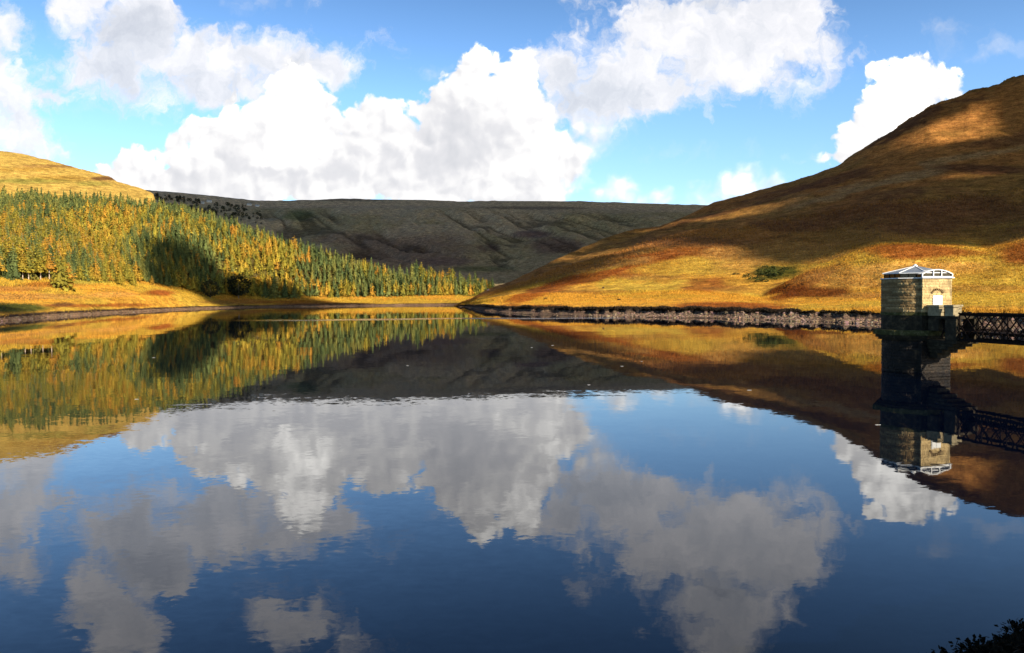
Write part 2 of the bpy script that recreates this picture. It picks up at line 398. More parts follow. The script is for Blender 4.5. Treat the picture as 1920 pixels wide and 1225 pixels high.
ySk = [917, 860, 830, 870, 940, 1000, 1060, 1100, 1150, 1200, 1250, 1280, 1300, 1320, 1320, 1325, 1330, 1350, 1350, 1350, 1350, 1345, 1340, 1330, 1150, 800]
c9 = (kS, sS, ySk, None, 3)
zsk = at(pxR, np.interp(pxR, kS, sS), np.interp(pxR, kS, ySk))[:, 2]
c10 = (pxR, None, np.interp(pxR, kS, ySk)+150, zsk-25, 0)
c11 = (pxR, None, np.interp(pxR, kS, ySk)+700, np.full_like(pxR, -5.0), 0)
GR, TR = loft(pxR, [c_under, c_water, c_top, c_scarp, c3, c4, c5, c6, c7, c8, c9, c10, c11], [3, 10, 4, 34, 50, 10, 40, 40, 40, 46, 6, 3], 14)
x, y = GR[..., 0], GR[..., 1]
inl = sstep(TR, 3.0, 3.6)
amp = inl*(0.25+3.2*sstep(y, 500, 1200))*(1-0.65*sstep(TR, 9.2, 9.9))*(sstep(np.broadcast_to(pxR, TR.shape), 880, 1050))
GR[..., 2] += amp*(fbm(x/70, y/70, 1, 5)-.5)*2.6 + inl*sstep(y, 600, 900)*(fbm(x/24, y/24, 444, 4)-.5)*4.5*(1-.6*sstep(TR, 9.2, 9.9)) + inl*sstep(np.broadcast_to(pxR, TR.shape), 870, 960)*(fbm(x/9, y/9, 4, 4)-.5)*1.3
GR[..., 2] += ((TR > 1)*(TR < 3))*(fbm(x/4, y/4, 7, 3)-.5)*0.2
# gullies and terraces across the upper slope
GR[..., 2] -= inl*sstep(y, 700, 1000)*3.0*sstep(0.12-np.abs(fbm(x/160+y/900, y/420, 21, 4)-.5), 0, 0.12)*(1-sstep(TR, 9.3, 9.9))
GR[..., 2] += sstep(TR, 9.3, 9.8)*(1-sstep(TR, 10.2, 10.8))*sstep(y, 1200, 1330)*(fbm(x/18, y/60, 77, 5, .65)-.5)*15
GR[:, :2, 2] = np.minimum(GR[:, :2, 2], np.array([-3.0, -0.6]))
VR = GR.reshape(-1, 3); tR = TR.ravel()
PXR, PYR = project(VR)
wx = (fbm(VR[:, 0]/60, VR[:, 1]/60, 40, 5)-.5)*110; wy = (fbm(VR[:, 0]/60, VR[:, 1]/60, 50, 5)-.5)*70
cR = np.tile(GOLD, (len(VR), 1)).astype(float)
g = fbm(VR[:, 0]/45, VR[:, 1]/90, 60, 5)
cR = cR*(1-sstep(g, .5, .62)[:, None])+YEL*sstep(g, .5, .62)[:, None]
# vegetation zones: darker heath and olive moor on the upper slopes
up = sstep(tR + (fbm(VR[:, 0]/90, VR[:, 1]/90, 63, 5)-.5)*1.6, 6.3, 7.6)
mg = fbm(VR[:, 0]/110, VR[:, 1]/170, 66, 5)
upc = OLIVE*1.0*(1-sstep(mg, .42, .6)[:, None])+BROWN*sstep(mg, .42, .6)[:, None]
cR = cR*(1-up[:, None])+upc*up[:, None]
paint(cR, PXR, PYR, [
    ((1010, -.42), 545, 70, 9, RUST, .85), ((1100, -.3), 520, 90, 13, RUST, .9), ((1210, -.2), 500, 80, 16, RUST, .85), ((1290, -.1), 480, 70, 12, RUST*.7, .7),
    (1340, 533, 45, 12, RUST, .8), (1360, 578, 100, 9, RUST, .9), (1250, 585, 60, 5, RUST, .6), (1010, 575, 60, 5, RUST*.8, .7),
    (1110, 548, 70, 4, BROWN*.7, .6), (1240, 556, 90, 4, YEL*.8, .6), (1230, 520, 60, 7, OLIVE, .6), (1330, 505, 50, 8, OLIVE*.9, .6), (1390, 540, 40, 5, BROWN*.6, .6), (1450, 470, 60, 10, BROWN*.55, .6), (1560, 505, 22, 30, GOLD*.9, .6), (1830, 540, 80, 7, BROWN*.8, .5), (1680, 535, 60, 6, BROWN*.7, .5),
    ((1500, -.55), 535, 60, 16, RUST*.75, .85), (1560, 440, 90, 16, OLIVE*.9, .7), (1480, 450, 60, 14, BROWN*.7, .7),  # olive and brown blobs behind the knoll also stand for shade there
    (1700, 470, 110, 12, RUST, .85), (1900, 472, 70, 22, RUST*.9, .9), (1530, 548, 70, 12, RUST*.55, .95), (1590, 520, 90, 20, OLIVE*1.6, .6), (1720, 500, 110, 16, OLIVE*2.0, .7), (1620, 555, 60, 6, BROWN, .6), (1850, 510, 70, 14, GOLD*.8, .5),
    (1300, 500, 110, 14, YEL, .7), (1400, 480, 70, 30, OLIVE*1.5, .6), (1440, 512, 32, 12, GREEN*.4, .9), (1500, 470, 70, 26, OLIVE*1.6, .6),
    (1750, 400, 260, 36, HEATH*1.3, .8), (1600, 440, 120, 14, OLIVE*1.3, .6), (1870, 440, 80, 12, OLIVE, .8), (1480, 420, 70, 12, HEATH*1.4, .7), (1300, 455, 120, 12, HEATH*1.6, .6), (1150, 490, 60, 6, OLIVE, .6),
    ((1700, -.25), 330, 240, 8, MOOR*2.0, .8), ((1850, 0), 318, 120, 8, HEATH, .9), ((1560, -.2), 340, 90, 10, HEATH, .8), ((1800, -.35), 220, 120, 20, BROWN*.8, .9), ((1700, -.4), 265, 120, 14, BROWN*1.3, .6), ((1720, -.5), 230, 120, 9, HEATH*.9, .9), ((1870, -.15), 265, 80, 12, HEATH*1.3, .7),
    ((1400, -.3), 385, 160, 9, HEATH*1.2, .7)], wx, wy)
bank = ((tR > 2.35)*(tR < 3.02+.10*(PXR < 1500))).astype(float)
beach = (tR <= 2.35).astype(float)
cR = cR*(1-bank[:, None])+(PEAT+fbm(VR[:, 0]/2, VR[:, 1]/2, 5)[:, None]*.02)*bank[:, None]
bt = fbm(VR[:, 0]/6, VR[:, 1]/2.5, 8, 4)
cR = cR*(1-beach[:, None])+(STONE*(0.45+0.9*bt[:, None]))*beach[:, None]
wet = sstep(-VR[:, 2], -0.5, 0.05); cR *= (1-.55*wet)[:, None]
o = mesh_obj('hill_right', VR, grid_faces(*TR.shape), M_TERR, smooth=True, colors=cR); o['kind'] = 'structure'

# ============================ LEFT HILL
pxL = np.concatenate([np.arange(-900, -300, 30.0), np.arange(-300, -20, 12.0), np.arange(-20, 930, 2.5)])
kL = [-900, -300, 0, 100, 200, 300, 400, 500, 600, 700, 800, 870, 930]
wlL = [640, 618, 603, 595, 588, 583, 578.5, 576, 575, 574, 573, 572.6, 572.3]
w_py = smooth_cols(np.interp(pxL, kL, wlL), pxL, 14)+(fbm(pxL/40, pxL*0, 13)-.5)*1.2*np.interp(pxL, [-20, 400, 930], [1.6, 1, .4])
YwL = waterY(pxL, w_py)
YtL = YwL*1.02+2
zt = np.interp(pxL, kL, [1.3, 1.3, 1.3, 1.3, 1.2, 1.1, 1.1, 1.2, 1.2, 1.2, 1.2, 1.2, 1.2])
m_under = (pxL, None, YwL-9, np.full_like(pxL, -2.0), 0)
m_water = (pxL, None, YwL, np.full_like(pxL, -0.02), 0)
m_top = (pxL, None, YtL, zt, 0)
m_sc = (pxL, None, YtL+1.5, zt+0.9*(0.3+fbm(pxL/30, pxL*0+2, 91)), 0)
m3 = (kL, [600, 575, 560, 556, 551, 548, 561, 567, 567, 566, 565, 563, 563], [300, 430, 540, 610, 700, 810, 985, 1085, 1115, 1120, 1120, 1120, 1120], None)
m4 = (kL, [540, 525, 521, 525, 527, 532, 553, 556, 558, 557, 555, 553, 552], [380, 520, 620, 690, 780, 890, 1030, 1130, 1160, 1170, 1180, 1200, 1200], None)
m5 = (kL, [430, 436, 440, 445, 450, 450, 465, 486, 508, 525, 538, 548, 549], [620, 780, 870, 910, 960, 1030, 1110, 1190, 1210, 1220, 1225, 1230, 1230], None)
m6 = (kL, [360, 372, 378, 381, 385, 394, 418, 450, 480, 510, 531, 543, 547], [930, 1030, 1100, 1140, 1180, 1210, 1240, 1260, 1260, 1255, 1250, 1245, 1245], None)
kSL = [-900, -300, 0, 55, 90, 125, 172, 190, 205, 222, 258, 278, 340, 420, 930]
s7 = [150, 240, 289, 299, 307, 317, 330, 334, 337, 347, 356, 362, 384, 412, 552]
y7 = [1400, 1500, 1600, 1600, 1600, 1590, 1570, 1560, 1550, 1530, 1480, 1450, 1400, 1380, 1340]
pyc6 = np.interp(pxL, kL, m6[1])
s7c = np.interp(pxL, kSL, s7); s7c = np.where(pxL > 290, np.maximum(s7c, pyc6+4*sstep(pxL, 290, 350)), s7c)
y7c = np.interp(pxL, kSL, y7)
m7 = (pxL, s7c, y7c, None, 3)
z7 = at(pxL, s7c, y7c)[:, 2]
m8 = (pxL, None, y7c+120, z7-20, 0)
m9 = (pxL, None, y7c+700, np.full_like(pxL, -5.0), 0)
GL, TL = loft(pxL, [m_under, m_water, m_top, m_sc, m3, m4, m5, m6, m7, m8, m9], [2, 6, 4, 26, 26, 26, 26, 30, 4, 3], 14)
x, y = GL[..., 0], GL[..., 1]
PXg = np.broadcast_to(pxL, TL.shape)
inl = sstep(TL, 3.0, 3.5)
GL[..., 2] += inl*(fbm(x/60, y/60, 101, 5)-.5)*np.interp(PXg, [-900, 0, 400, 930], [5, 4.5, 3, 1.0]) + inl*(fbm(x/14, y/14, 104, 4)-.5)*1.4*np.interp(PXg, [0, 400, 930], [1, 1, .6])
GL[..., 2] += sstep(TL, 7.4, 7.9)*(1-sstep(TL, 8.1, 8.5))*(fbm(x/20, y/70, 177, 4)-.5)*7
VL = GL.reshape(-1, 3); tL = TL.ravel(); PXL, PYL = project(VL)
cL = np.tile(YEL*.95, (len(VL), 1)).astype(float)
g = fbm(VL[:, 0]/50, VL[:, 1]/80, 160, 5)
cL = cL*(1-sstep(g, .46, .6)[:, None])+GOLD*sstep(g, .46, .6)[:, None]
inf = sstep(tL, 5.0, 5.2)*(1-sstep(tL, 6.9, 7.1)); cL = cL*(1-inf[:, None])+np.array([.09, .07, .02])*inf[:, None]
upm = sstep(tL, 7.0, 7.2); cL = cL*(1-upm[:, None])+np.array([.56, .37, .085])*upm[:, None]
wx = (fbm(VL[:, 0]/60, VL[:, 1]/60, 240, 5)-.5)*80; wy = (fbm(VL[:, 0]/60, VL[:, 1]/60, 250, 5)-.5)*60
paint(cL, PXL, PYL, [
    (30, 541, 50, 6, BROWN, .8), (60, 556, 110, 6, OLIVE*1.4, .8), (30, 578, 80, 9, GREEN*.6, .95), (150, 573, 60, 3, RUST, .8), (230, 572, 50, 3.5, RUST, .8), (125, 571, 16, 4, HEATH, .8),
    (295, 549, 32, 6, RUST, .95), (205, 552, 40, 5, OLIVE*2, .6), (90, 533, 50, 5, RUST, .7), (150, 520, 60, 12, GREEN*2.2, .6), (210, 516, 30, 8, np.array([.42, .36, .04]), .8),
    (450, 566, 60, 5, BROWN, .7), (560, 567, 80, 3, RUST, .6), (620, 571, 90, 2.6, HEATH*1.5, .9), (770, 551, 40, 4, RUST, .6), (890, 553, 40, 3, GREEN*.7, .8),
    (110, 335, 70, 5, GOLD*.55, .6), (40, 340, 80, 5, GREEN*1.4, .6), (170, 345, 40, 5, GREEN*1.3, .5), (200, 335, 22, 4, HEATH, .9), (95, 312, 60, 3, HEATH*1.5, .6), (50, 318, 60, 3, GOLD*.7, .6)], wx*.6, wy*.4)
beach = (tL <= 2.6).astype(float); scp = ((tL > 2.6)*(tL < 3.05)).astype(float)
bt = fbm(VL[:, 0]/8, VL[:, 1]/3, 8, 4)
cL = cL*(1-scp[:, None])+(PEAT*2.2)*scp[:, None]
cL = cL*(1-beach[:, None])+(np.array([.25, .155, .09])*(0.5+0.9*bt[:, None]))*beach[:, None]
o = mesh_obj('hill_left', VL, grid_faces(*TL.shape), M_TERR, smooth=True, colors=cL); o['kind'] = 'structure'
# footpath along the left shore
pp = np.array([(-40, 562), (0, 560), (60, 556), (120, 552.5), (180, 548.5), (230, 545), (280, 541), (330, 536.5), (352, 536)])
def left_surface(px, py, tol=0):
    m = (np.abs(PXL-px) < 6)*(tL > 3)*(tL < 8); idx = np.where(m)[0]
    j = idx[np.argmin(np.abs(PYL[idx]-py)+np.abs(PXL[idx]-px)*.3)]; return VL[j]

# ============================ FAR HILL
pxF = np.concatenate([np.arange(-600, 180, 30.0), np.arange(180, 1560, 2.5), np.arange(1560, 2300, 30.0)])
kF = [-600, 180, 272, 333, 430, 480, 530, 560, 600, 640, 700, 800, 860, 900, 1000, 1100, 1200, 1290, 1340, 1500, 2300]
sF = [340, 348, 357, 361.5, 371, 377, 377, 376, 375.5, 373, 375, 376, 379, 378, 378, 378.5, 382, 384.5, 386, 400, 430]
YF = np.interp(kF, [-600, 300, 700, 2300], [2500, 2900, 3100, 3100])
f0 = ([-600, 2300], None, [1190, 1190], [2.0, 2.0])
f1 = ([-600, 760, 870, 960, 1100, 2300], [552, 549, 545, 541, 541, 541], [1260, 1265, 1275, 1290, 1290, 1290], None)
f2 = ([-600, 700, 900, 2300], [524, 524, 520, 520], [1650]*4, None)
f3 = ([-600, 500, 900, 1200, 2300], [480, 478, 476, 474, 474], [2050]*5, None)
f4 = ([-600, 500, 900, 1300, 2300], [430, 428, 430, 432, 440], [2450]*5, None)
f5 = ([-600, 272, 500, 700, 900, 1300, 2300], [372, 380, 390, 387, 387, 398, 440], [2400, 2700, 2850, 2900, 2900, 2900, 2900], None)
f6 = (kF, sF, YF, None, 3)
zF = at(pxF, np.interp(pxF, kF, sF), np.interp(pxF, kF, YF))[:, 2]
f7 = (pxF, None, np.interp(pxF, kF, YF)+300, zF-15, 0)
f8 = (pxF, None, np.interp(pxF, kF, YF)+1500, zF*0-5, 0)
GF, TF = loft(pxF, [f0, f1, f2, f3, f4, f5, f6, f7, f8], [4, 20, 34, 34, 34, 16, 3, 3], 30)
x, y = GF[..., 0], GF[..., 1]
w = sstep(TF, 1.2, 2)*(1-sstep(TF, 4.6, 5.0))
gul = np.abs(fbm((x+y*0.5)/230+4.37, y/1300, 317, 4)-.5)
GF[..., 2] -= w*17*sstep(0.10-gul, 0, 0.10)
GF[..., 2] += w*(fbm(x/170, y/300, 305, 6, .6)-.5)*44 + sstep(TF, 0.8, 1.2)*(1-sstep(TF, 4.8, 5.0))*(fbm(x/40, y/40, 307, 4)-.5)*7
GF[..., 2] += sstep(TF, 5.5, 5.95)*(1-sstep(TF, 6.2, 6.8))*(fbm(x/22, y/60, 377, 4)-.5)*6*sstep(fbm(x/160, y*0, 378, 2), .35, .6)
VF = GF.reshape(-1, 3); tF = TF.ravel(); PXF, PYF = project(VF)
cF = np.tile(np.array([.34, .25, .14]), (len(VF), 1)).astype(float)
g = fbm(VF[:, 0]/260, VF[:, 1]/260, 360, 5)
cF = cF*(1-sstep(g, .42, .62)[:, None])+np.array([.27, .205, .10])*sstep(g, .42, .62)[:, None]
top = sstep(tF, 4.9, 5.1); cF = cF*(1-top[:, None])+np.array([.38, .27, .15])*top[:, None]
cF *= 1.55
low = 1-sstep(tF, .8, 1.15); cF = cF*(1-low[:, None])+YEL*low[:, None]
wx = (fbm(VF[:, 0]/160, VF[:, 1]/160, 340, 5)-.5)*120; wy = (fbm(VF[:, 0]/160, VF[:, 1]/160, 350, 5)-.5)*60
paint(cF, PXF, PYF, [
    (760, 470, 130, 34, (0.280, 0.182, 0.112), .9), (640, 447, 60, 12, (0.336, 0.224, 0.140), .7), (920, 466, 22, 7, (0.210, 0.133, 0.084), .9), (1040, 462, 50, 16, (0.210, 0.133, 0.091), .9), (1000, 440, 40, 7, (0.196, 0.112, 0.098), .8), (840, 490, 60, 7, (0.224, 0.140, 0.098), .8),
    (560, 405, 45, 10, (.12, .15, .05), .7), (640, 373, 120, 4, (.06, .05, .04), .5), (1150, 395, 120, 5, (.5, .36, .22), .5), (700, 388, 200, 2.5, (.5, .36, .22), .6), (1000, 390, 100, 3, (.1, .07, .06), .6), (900, 505, 60, 5, (.10, .12, .04), .6),
    ((930, .8), 480, 60, 3, (.24, .2, .1), .5)], wx*.5, wy*.5)
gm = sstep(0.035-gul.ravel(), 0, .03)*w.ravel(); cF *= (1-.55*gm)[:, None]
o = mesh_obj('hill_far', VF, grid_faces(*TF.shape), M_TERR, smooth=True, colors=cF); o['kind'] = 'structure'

# ============================ base ground and water
def gnd(T):
    n = T.noise(T.pos(), 0.01, 6, 0.6)
    return {'Base Color': T.ramp(n, [(0.3, (.09, .07, .03)), (0.7, (.2, .15, .05))])}
mb = MB(); mb.add([(-14000, -9000, -6), (14000, -9000, -6), (14000, 14000, -6), (-14000, 14000, -6)], [(0, 1, 2, 3)])
o = mb.build('ground', new_mat('ground', build=gnd, rough=1, spec=0)); o['kind'] = 'structure'

def water_build(T):
    p = T.pos()
    sp = T.n.new('ShaderNodeSeparateXYZ'); T.put(sp.inputs[0], p)
    X, Y = sp.outputs[0], sp.outputs[1]
    q1 = T.vm('MULTIPLY', p, (0.55, 1.0, 0)); 
    n1 = T.vm('SUBTRACT', T.noise(q1, 0.42, 2, 0.5, 0.6, color=True, dims='2D'), (.5, .5, .5))
    n2 = T.vm('SUBTRACT', T.noise(T.vm('MULTIPLY', p, (0.6, 1.0, 0)), 2.6, 3, 0.55, 0.4, color=True, dims='2D'), (.5, .5, .5))
    n3 = T.vm('SUBTRACT', T.noise(T.vm('MULTIPLY', p, (0.5, 1.0, 0)), 0.07, 2, 0.5, color=True, dims='2D'), (.5, .5, .5))
    calm = T.ss(T.noise(T.vm('MULTIPLY', p, (0.4, 1, 0)), 0.035, 3, 0.5, dims='2D'), 0.35, 0.65, 0.35, 1.0)
    near = T.ss(Y, 25, 130, 1.0, 0.45)
    a = T.vm('SCALE', n1, scale=T.m('MULTIPLY', calm, WAVE1)); b = T.vm('SCALE', n2, scale=T.m('MULTIPLY', calm, WAVE2)); c = T.vm('SCALE', n3, scale=0.004)
    w = T.vm('ADD', T.vm('SCALE', T.vm('ADD', a, b), scale=near), c)
    # cat's-paw: a narrow wind-ruffled band across the far reach
    yc = T.m('ADD', T.m('MULTIPLY', X, -0.12), T.m('ADD', 372, T.m('MULTIPLY', T.m('SUBTRACT', T.noise(p, 0.012, 2, dims='2D'), .5), 46)))
    band = T.ss(T.m('ABSOLUTE', T.m('SUBTRACT', Y, yc)), 5, 14, 1, 0)
    band = T.m('MULTIPLY', band, T.m('MULTIPLY', T.ss(X, -150, -60, 0.0, 1.0), T.ss(X, 34, 62, 1.0, 0.0)))
    band = T.m('MULTIPLY', band, T.ss(T.noise(T.vm('MULTIPLY', p, (.15, 1, 0)), 0.4, 3, dims='2D'), 0.22, 0.45))
    band2 = T.m('MULTIPLY', T.ss(T.m('ABSOLUTE', T.m('SUBTRACT', Y, 905)), 4, 14, 1, 0), T.m('MULTIPLY', T.ss(X, -290, -230, 0, 1), T.ss(X, -150, -90, 1, 0)))
    band = T.m('MAXIMUM', band, T.m('MULTIPLY', band2, 0.7))
    nb = T.vm('SUBTRACT', T.noise(p, 3.0, 3, 0.6, color=True, dims='2D'), (.5, .5, .5))
    w = T.vm('ADD', w, T.vm('SCALE', nb, scale=T.m('MULTIPLY', band, 1.1)))
    nrm = T.vm('NORMALIZE', T.vm('ADD', T.vm('MULTIPLY', w, (1, 1, 0)), (0, 0, 1)))
    return {'Base Color': (0.0004, 0.002, 0.009, 1), 'Normal': nrm}
WAVE1, WAVE2 = 0.015, 0.020
M_WATER = new_mat('water', rough=0.015, spec=0.5, build=water_build, IOR=1.42)
mb = MB(); mb.add([(-1100, -60, 0), (1100, -60, 0), (1100, 1600, 0), (-1100, 1600, 0)], [(0, 1, 2, 3)])
o = mb.build('water', M_WATER); o['kind'] = 'structure'

# ============================ shore stones (uncountable)
def ico():
    bm = bmesh.new(); bmesh.ops.create_icosphere(bm, subdivisions=1, radius=1)
    V = np.array([v.co[:] for v in bm.verts]); Fc = np.array([[v.index for v in f.verts] for f in bm.faces]); bm.free(); return V, Fc
IV, IF = ico()
def rocks(P, S, seed, flat=0.6):
    rg = np.random.default_rng(seed); n = len(P)
    J = 1+rg.uniform(-.28, .28, (n, len(IV), 1)); ax = rg.uniform(.6, 1.3, (n, 1, 3)); ax[..., 2] *= flat
    V = IV[None]*J*ax*S[:, None, None]
    th = rg.uniform(0, 6.28, n); c, s = np.cos(th)[:, None], np.sin(th)[:, None]
    ti = rg.uniform(-.5, .5, n)[:, None]
    z = V[..., 2]+V[..., 0]*ti
    V = np.stack([V[..., 0]*c-V[..., 1]*s, V[..., 0]*s+V[..., 1]*c, z], -1)+P[:, None, :]
    Fc = (IF[None]+(np.arange(n)*len(IV))[:, None, None]).reshape(-1, 3)
    cl = rg.uniform(.08, 1.0, (n, 1, 1))*(np.array([.34, .23, .16])+rg.uniform(-.04, .04, (n, 1, 3)))
    cl = np.broadcast_to(cl, V.shape)
    return V.reshape(-1, 3), Fc, np.array(cl).reshape(-1, 3)
def samp(G, T, px, n, t0, t1, wfun, seed):
    rg = np.random.default_rng(seed)
    rws = np.where((T[:, 0] >= t0) & (T[:, 0] <= t1))[0]; out = []
    r = rg.uniform(rws[0], rws[-1]-1e-3, n*1); p = rg.uniform(0, 1, n)
    wt = wfun(px); cdf = np.cumsum(wt); cdf /= cdf[-1]; c = np.interp(p, cdf, np.arange(len(px)))
    c = np.clip(c, 0, len(px)-1.001); ri = r.astype(int); ci = c.astype(int); fr = (r-ri)[:, None]; fc = (c-ci)[:, None]
    A = G[ri, ci]*(1-fr)*(1-fc)+G[ri+1, ci]*fr*(1-fc)+G[ri, ci+1]*(1-fr)*fc+G[ri+1, ci+1]*fr*fc
    return A, ri, ci
def wR(px): return np.interp(px, [863, 900, 1000, 1060, 1090, 1640, 1930, 1940], [.4, 1.2, 1, 1.3, 3, 4, 4, 0])*np.gradient(px)
P, ri, ci = samp(GR, TR, pxR, 19000, 0.95, 2.6, wR, 5)
kk = fbm(P[:, 0]/9, P[:, 1]/9, 888, 3)+np.random.default_rng(2).uniform(-.12, .12, len(P)) > .45; P = P[kk]; ri = ri[kk]; ci = ci[kk]
S = np.random.default_rng(3).lognormal(-1.45, .5, len(P)); S = np.clip(S, .1, .9)*np.interp(pxR[ci], [863, 1060, 1100, 3000], [.7, .7, 1.1, 1.0])
V, Fc, C = rocks(P, S, 8)
def stone_build(T):
    c = T.attr('Col'); n = T.noise(T.pos(), 1.5, 4, .6)
    return {'Base Color': T.vm('SCALE', c, scale=T.ss(n, .3, .7, .65, 1.25, True))}
M_STONE = new_mat('shore stone', rough=.9, spec=.2, build=stone_build)
o = mesh_obj('shore_stones', V, Fc, M_STONE, colors=C); tag(o, 'pale broken stones heaped along the waterline below the brown hillside', 'stones', kind='stuff')
def wL(px): return np.interp(px, [-60, -50, 0, 200, 500, 930], [0, 1, 1, 1, .5, .3])*np.gradient(px)
P, ri, ci = samp(GL, TL, pxL, 2600, 1.0, 2.6, wL, 6)
S = np.clip(np.random.default_rng(4).lognormal(-1.35, .5, len(P)), .1, .9)
V, Fc, C = rocks(P, S, 9, .5)
o = mesh_obj('gravel_stones', V, Fc, M_STONE, colors=C*.9); tag(o, 'small stones scattered on the gravel shore below the conifer wood', 'stones', kind='stuff')

# ============================ moor grass tussocks (uncountable)
def tufts(P, size, col, seed, nb=6, lean=.5):
    rg = np.random.default_rng(seed); n = len(P)
    th = rg.uniform(0, 6.283, (n, nb)); r = size[:, None]*rg.uniform(.25, .6, (n, nb)); h = size[:, None]*rg.uniform(.5, 1.0, (n, nb)); wd = size[:, None]*rg.uniform(.22, .42, (n, nb))
    d = np.stack([np.cos(th), np.sin(th), 0*th], -1); pz = np.stack([-np.sin(th), np.cos(th), 0*th], -1)
    b = P[:, None, :]+d*r[..., None]*.25
    v0 = b-pz*wd[..., None]/2; v1 = b+pz*wd[..., None]/2; v2 = b+d*r[..., None]; v2[..., 2] += h; v0[..., 2] -= .15; v1[..., 2] -= .15
    V = np.stack([v0, v1, v2], 2).reshape(-1, 3); Fc = np.arange(len(V)).reshape(-1, 3)
    cc = col[:, None, None, :]*rg.uniform(.55, 1.35, (n, nb, 1, 1))
    return V, Fc, np.broadcast_to(cc, (n, nb, 3, 3)).reshape(-1, 3)
def grass_build(T): return {'Base Color': T.attr('Col')}
M_GRASS = new_mat('moor grass', rough=.9, spec=.05, build=grass_build)
cRg = cR.reshape(*TR.shape, 3); cLg = cL.reshape(*TL.shape, 3)
Vs, Fs, Cs = [], [], []; nv = 0
for (G, T, px, cg, n, t0, t1, seed, sz) in ((GR, TR, pxR, cRg, 26000, 3.02, 5.0, 21, .95), (GR, TR, pxR, cRg, 5000, 2.95, 3.06, 22, 1.25), (GR, TR, pxR, cRg, 12000, 6.0, 8.0, 23, 1.6), (GL, TL, pxL, cLg, 13000, 3.0, 5.1, 24, 1.1)):
    P, ri, ci = samp(G, T, px, n, t0, t1, lambda p: np.where((p > -60) & (p < 1950), np.gradient(p), 0)*1.0, seed)
    c = cg[np.minimum(ri+2, cg.shape[0]-1), ci].copy()
    c = c*np.array([1.05, 1.0, .9])
    s = np.random.default_rng(seed).uniform(.5, 1.3, n)*sz*np.interp(P[:, 1], [200, 900], [.75, 1.25])
    V, Fc, C = tufts(P, s, c, seed)
    Vs.append(V); Fs.append(Fc+nv); Cs.append(C); nv += len(V)
o = mesh_obj('moor_grass', np.concatenate(Vs), np.concatenate(Fs), M_GRASS, colors=np.concatenate(Cs)); tag(o, 'tussocks of golden and rusty moor grass covering both shores', 'grass', kind='stuff')

# ============================ trees
def leafquads(C, D, size, rg, droop=.35):
    """C centres, D outward dirs; builds 2-triangle bent tufts"""
    n = len(C); up = np.array([0, 0, 1.0])
    D = D+rg.normal(0, .32, D.shape); D[:, 2] -= droop; D /= np.linalg.norm(D, axis=1)[:, None]
    S = np.cross(D, up+rg.normal(0, .5, D.shape)); S /= np.linalg.norm(S, axis=1)[:, None]+1e-6
    L = size[:, None]
    a = C-D*L*.5; b = C+S*L*.42+D*L*.1; c = C+D*L*.7; d = C-S*L*.42+D*L*.1
    mid = rg.uniform(-.15, .3, (n, 1))*L; b = b-up*mid; d = d-up*mid
    V = np.stack([a, b, c, d], 1).reshape(-1, 3); i = np.arange(n)*4
    Fc = np.stack([np.stack([i, i+1, i+2], 1), np.stack([i, i+2, i+3], 1)], 1).reshape(-1, 3)
    return V, Fc
def conifer(seed, n, H=26, R=4.2, base=.12, power=.85, size=1.4, whorls=15):
    rg = np.random.default_rng(seed)
    lv = rg.uniform(0, 1, n)**1.35                      # denser low
    k = np.round(lv*whorls)/whorls; lv = np.clip(k+rg.normal(0, .012, n), 0, 1)
    br = rg.integers(0, 7, n); th = br*0.9+k*37.0+rg.normal(0, .22, n)
    wr = 1+.28*np.sin(k*91.7+seed)+.22*np.sin(th*2+seed*3)
    Rm = R*(1-lv)**power*wr+.15
    rr = Rm*np.sqrt(rg.uniform(.1, 1, n))*rg.uniform(.8, 1.22, n)
    z = H*(base+(1-base)*lv)-rr*.22+ rg.normal(0, .15, n)
    C = np.stack([rr*np.cos(th), rr*np.sin(th), z], 1)
    D = np.stack([np.cos(th), np.sin(th), np.full(n, .05)], 1)
    sz = size*rg.uniform(.65, 1.3, n)*(.55+.55*(1-lv))
    V, Fc = leafquads(C, D*np.array([.55, .55, 1]), sz, rg, .75)
    th = np.arange(7)*6.283/7; q = np.concatenate([np.stack([.62*R*np.cos(th), .62*R*np.sin(th), np.full(7, H*base+.8)], 1), [[0, 0, H*.93], [0, 0, H*base+.8]]])
    f = [(i, (i+1) % 7, 7) for i in range(7)]+[((i+1) % 7, i, 8) for i in range(7)]
    return np.concatenate([V, q]), np.concatenate([Fc, np.array(f)+len(V)])
def broad(seed, n, H=14, R=6, base=.15, size=1.3):
    rg = np.random.default_rng(seed)
    lob = rg.normal(0, 1, (9, 3)); lob /= np.linalg.norm(lob, axis=1)[:, None]; lob[:, 2] = np.abs(lob[:, 2])*.8
    D = rg.normal(0, 1, (n, 3)); D /= np.linalg.norm(D, axis=1)[:, None]
    b = 1+.22*np.max(D@lob.T, axis=1)**3-.1
    rad = b*rg.uniform(.45, 1, n)**.5
    C = np.stack([D[:, 0]*R*rad, D[:, 1]*R*rad, H*(base+(1-base)*.5)+D[:, 2]*H*(1-base)*.5*rad], 1)
    return leafquads(C, D.copy(), size*rg.uniform(.6, 1.3, n), rg, .15)
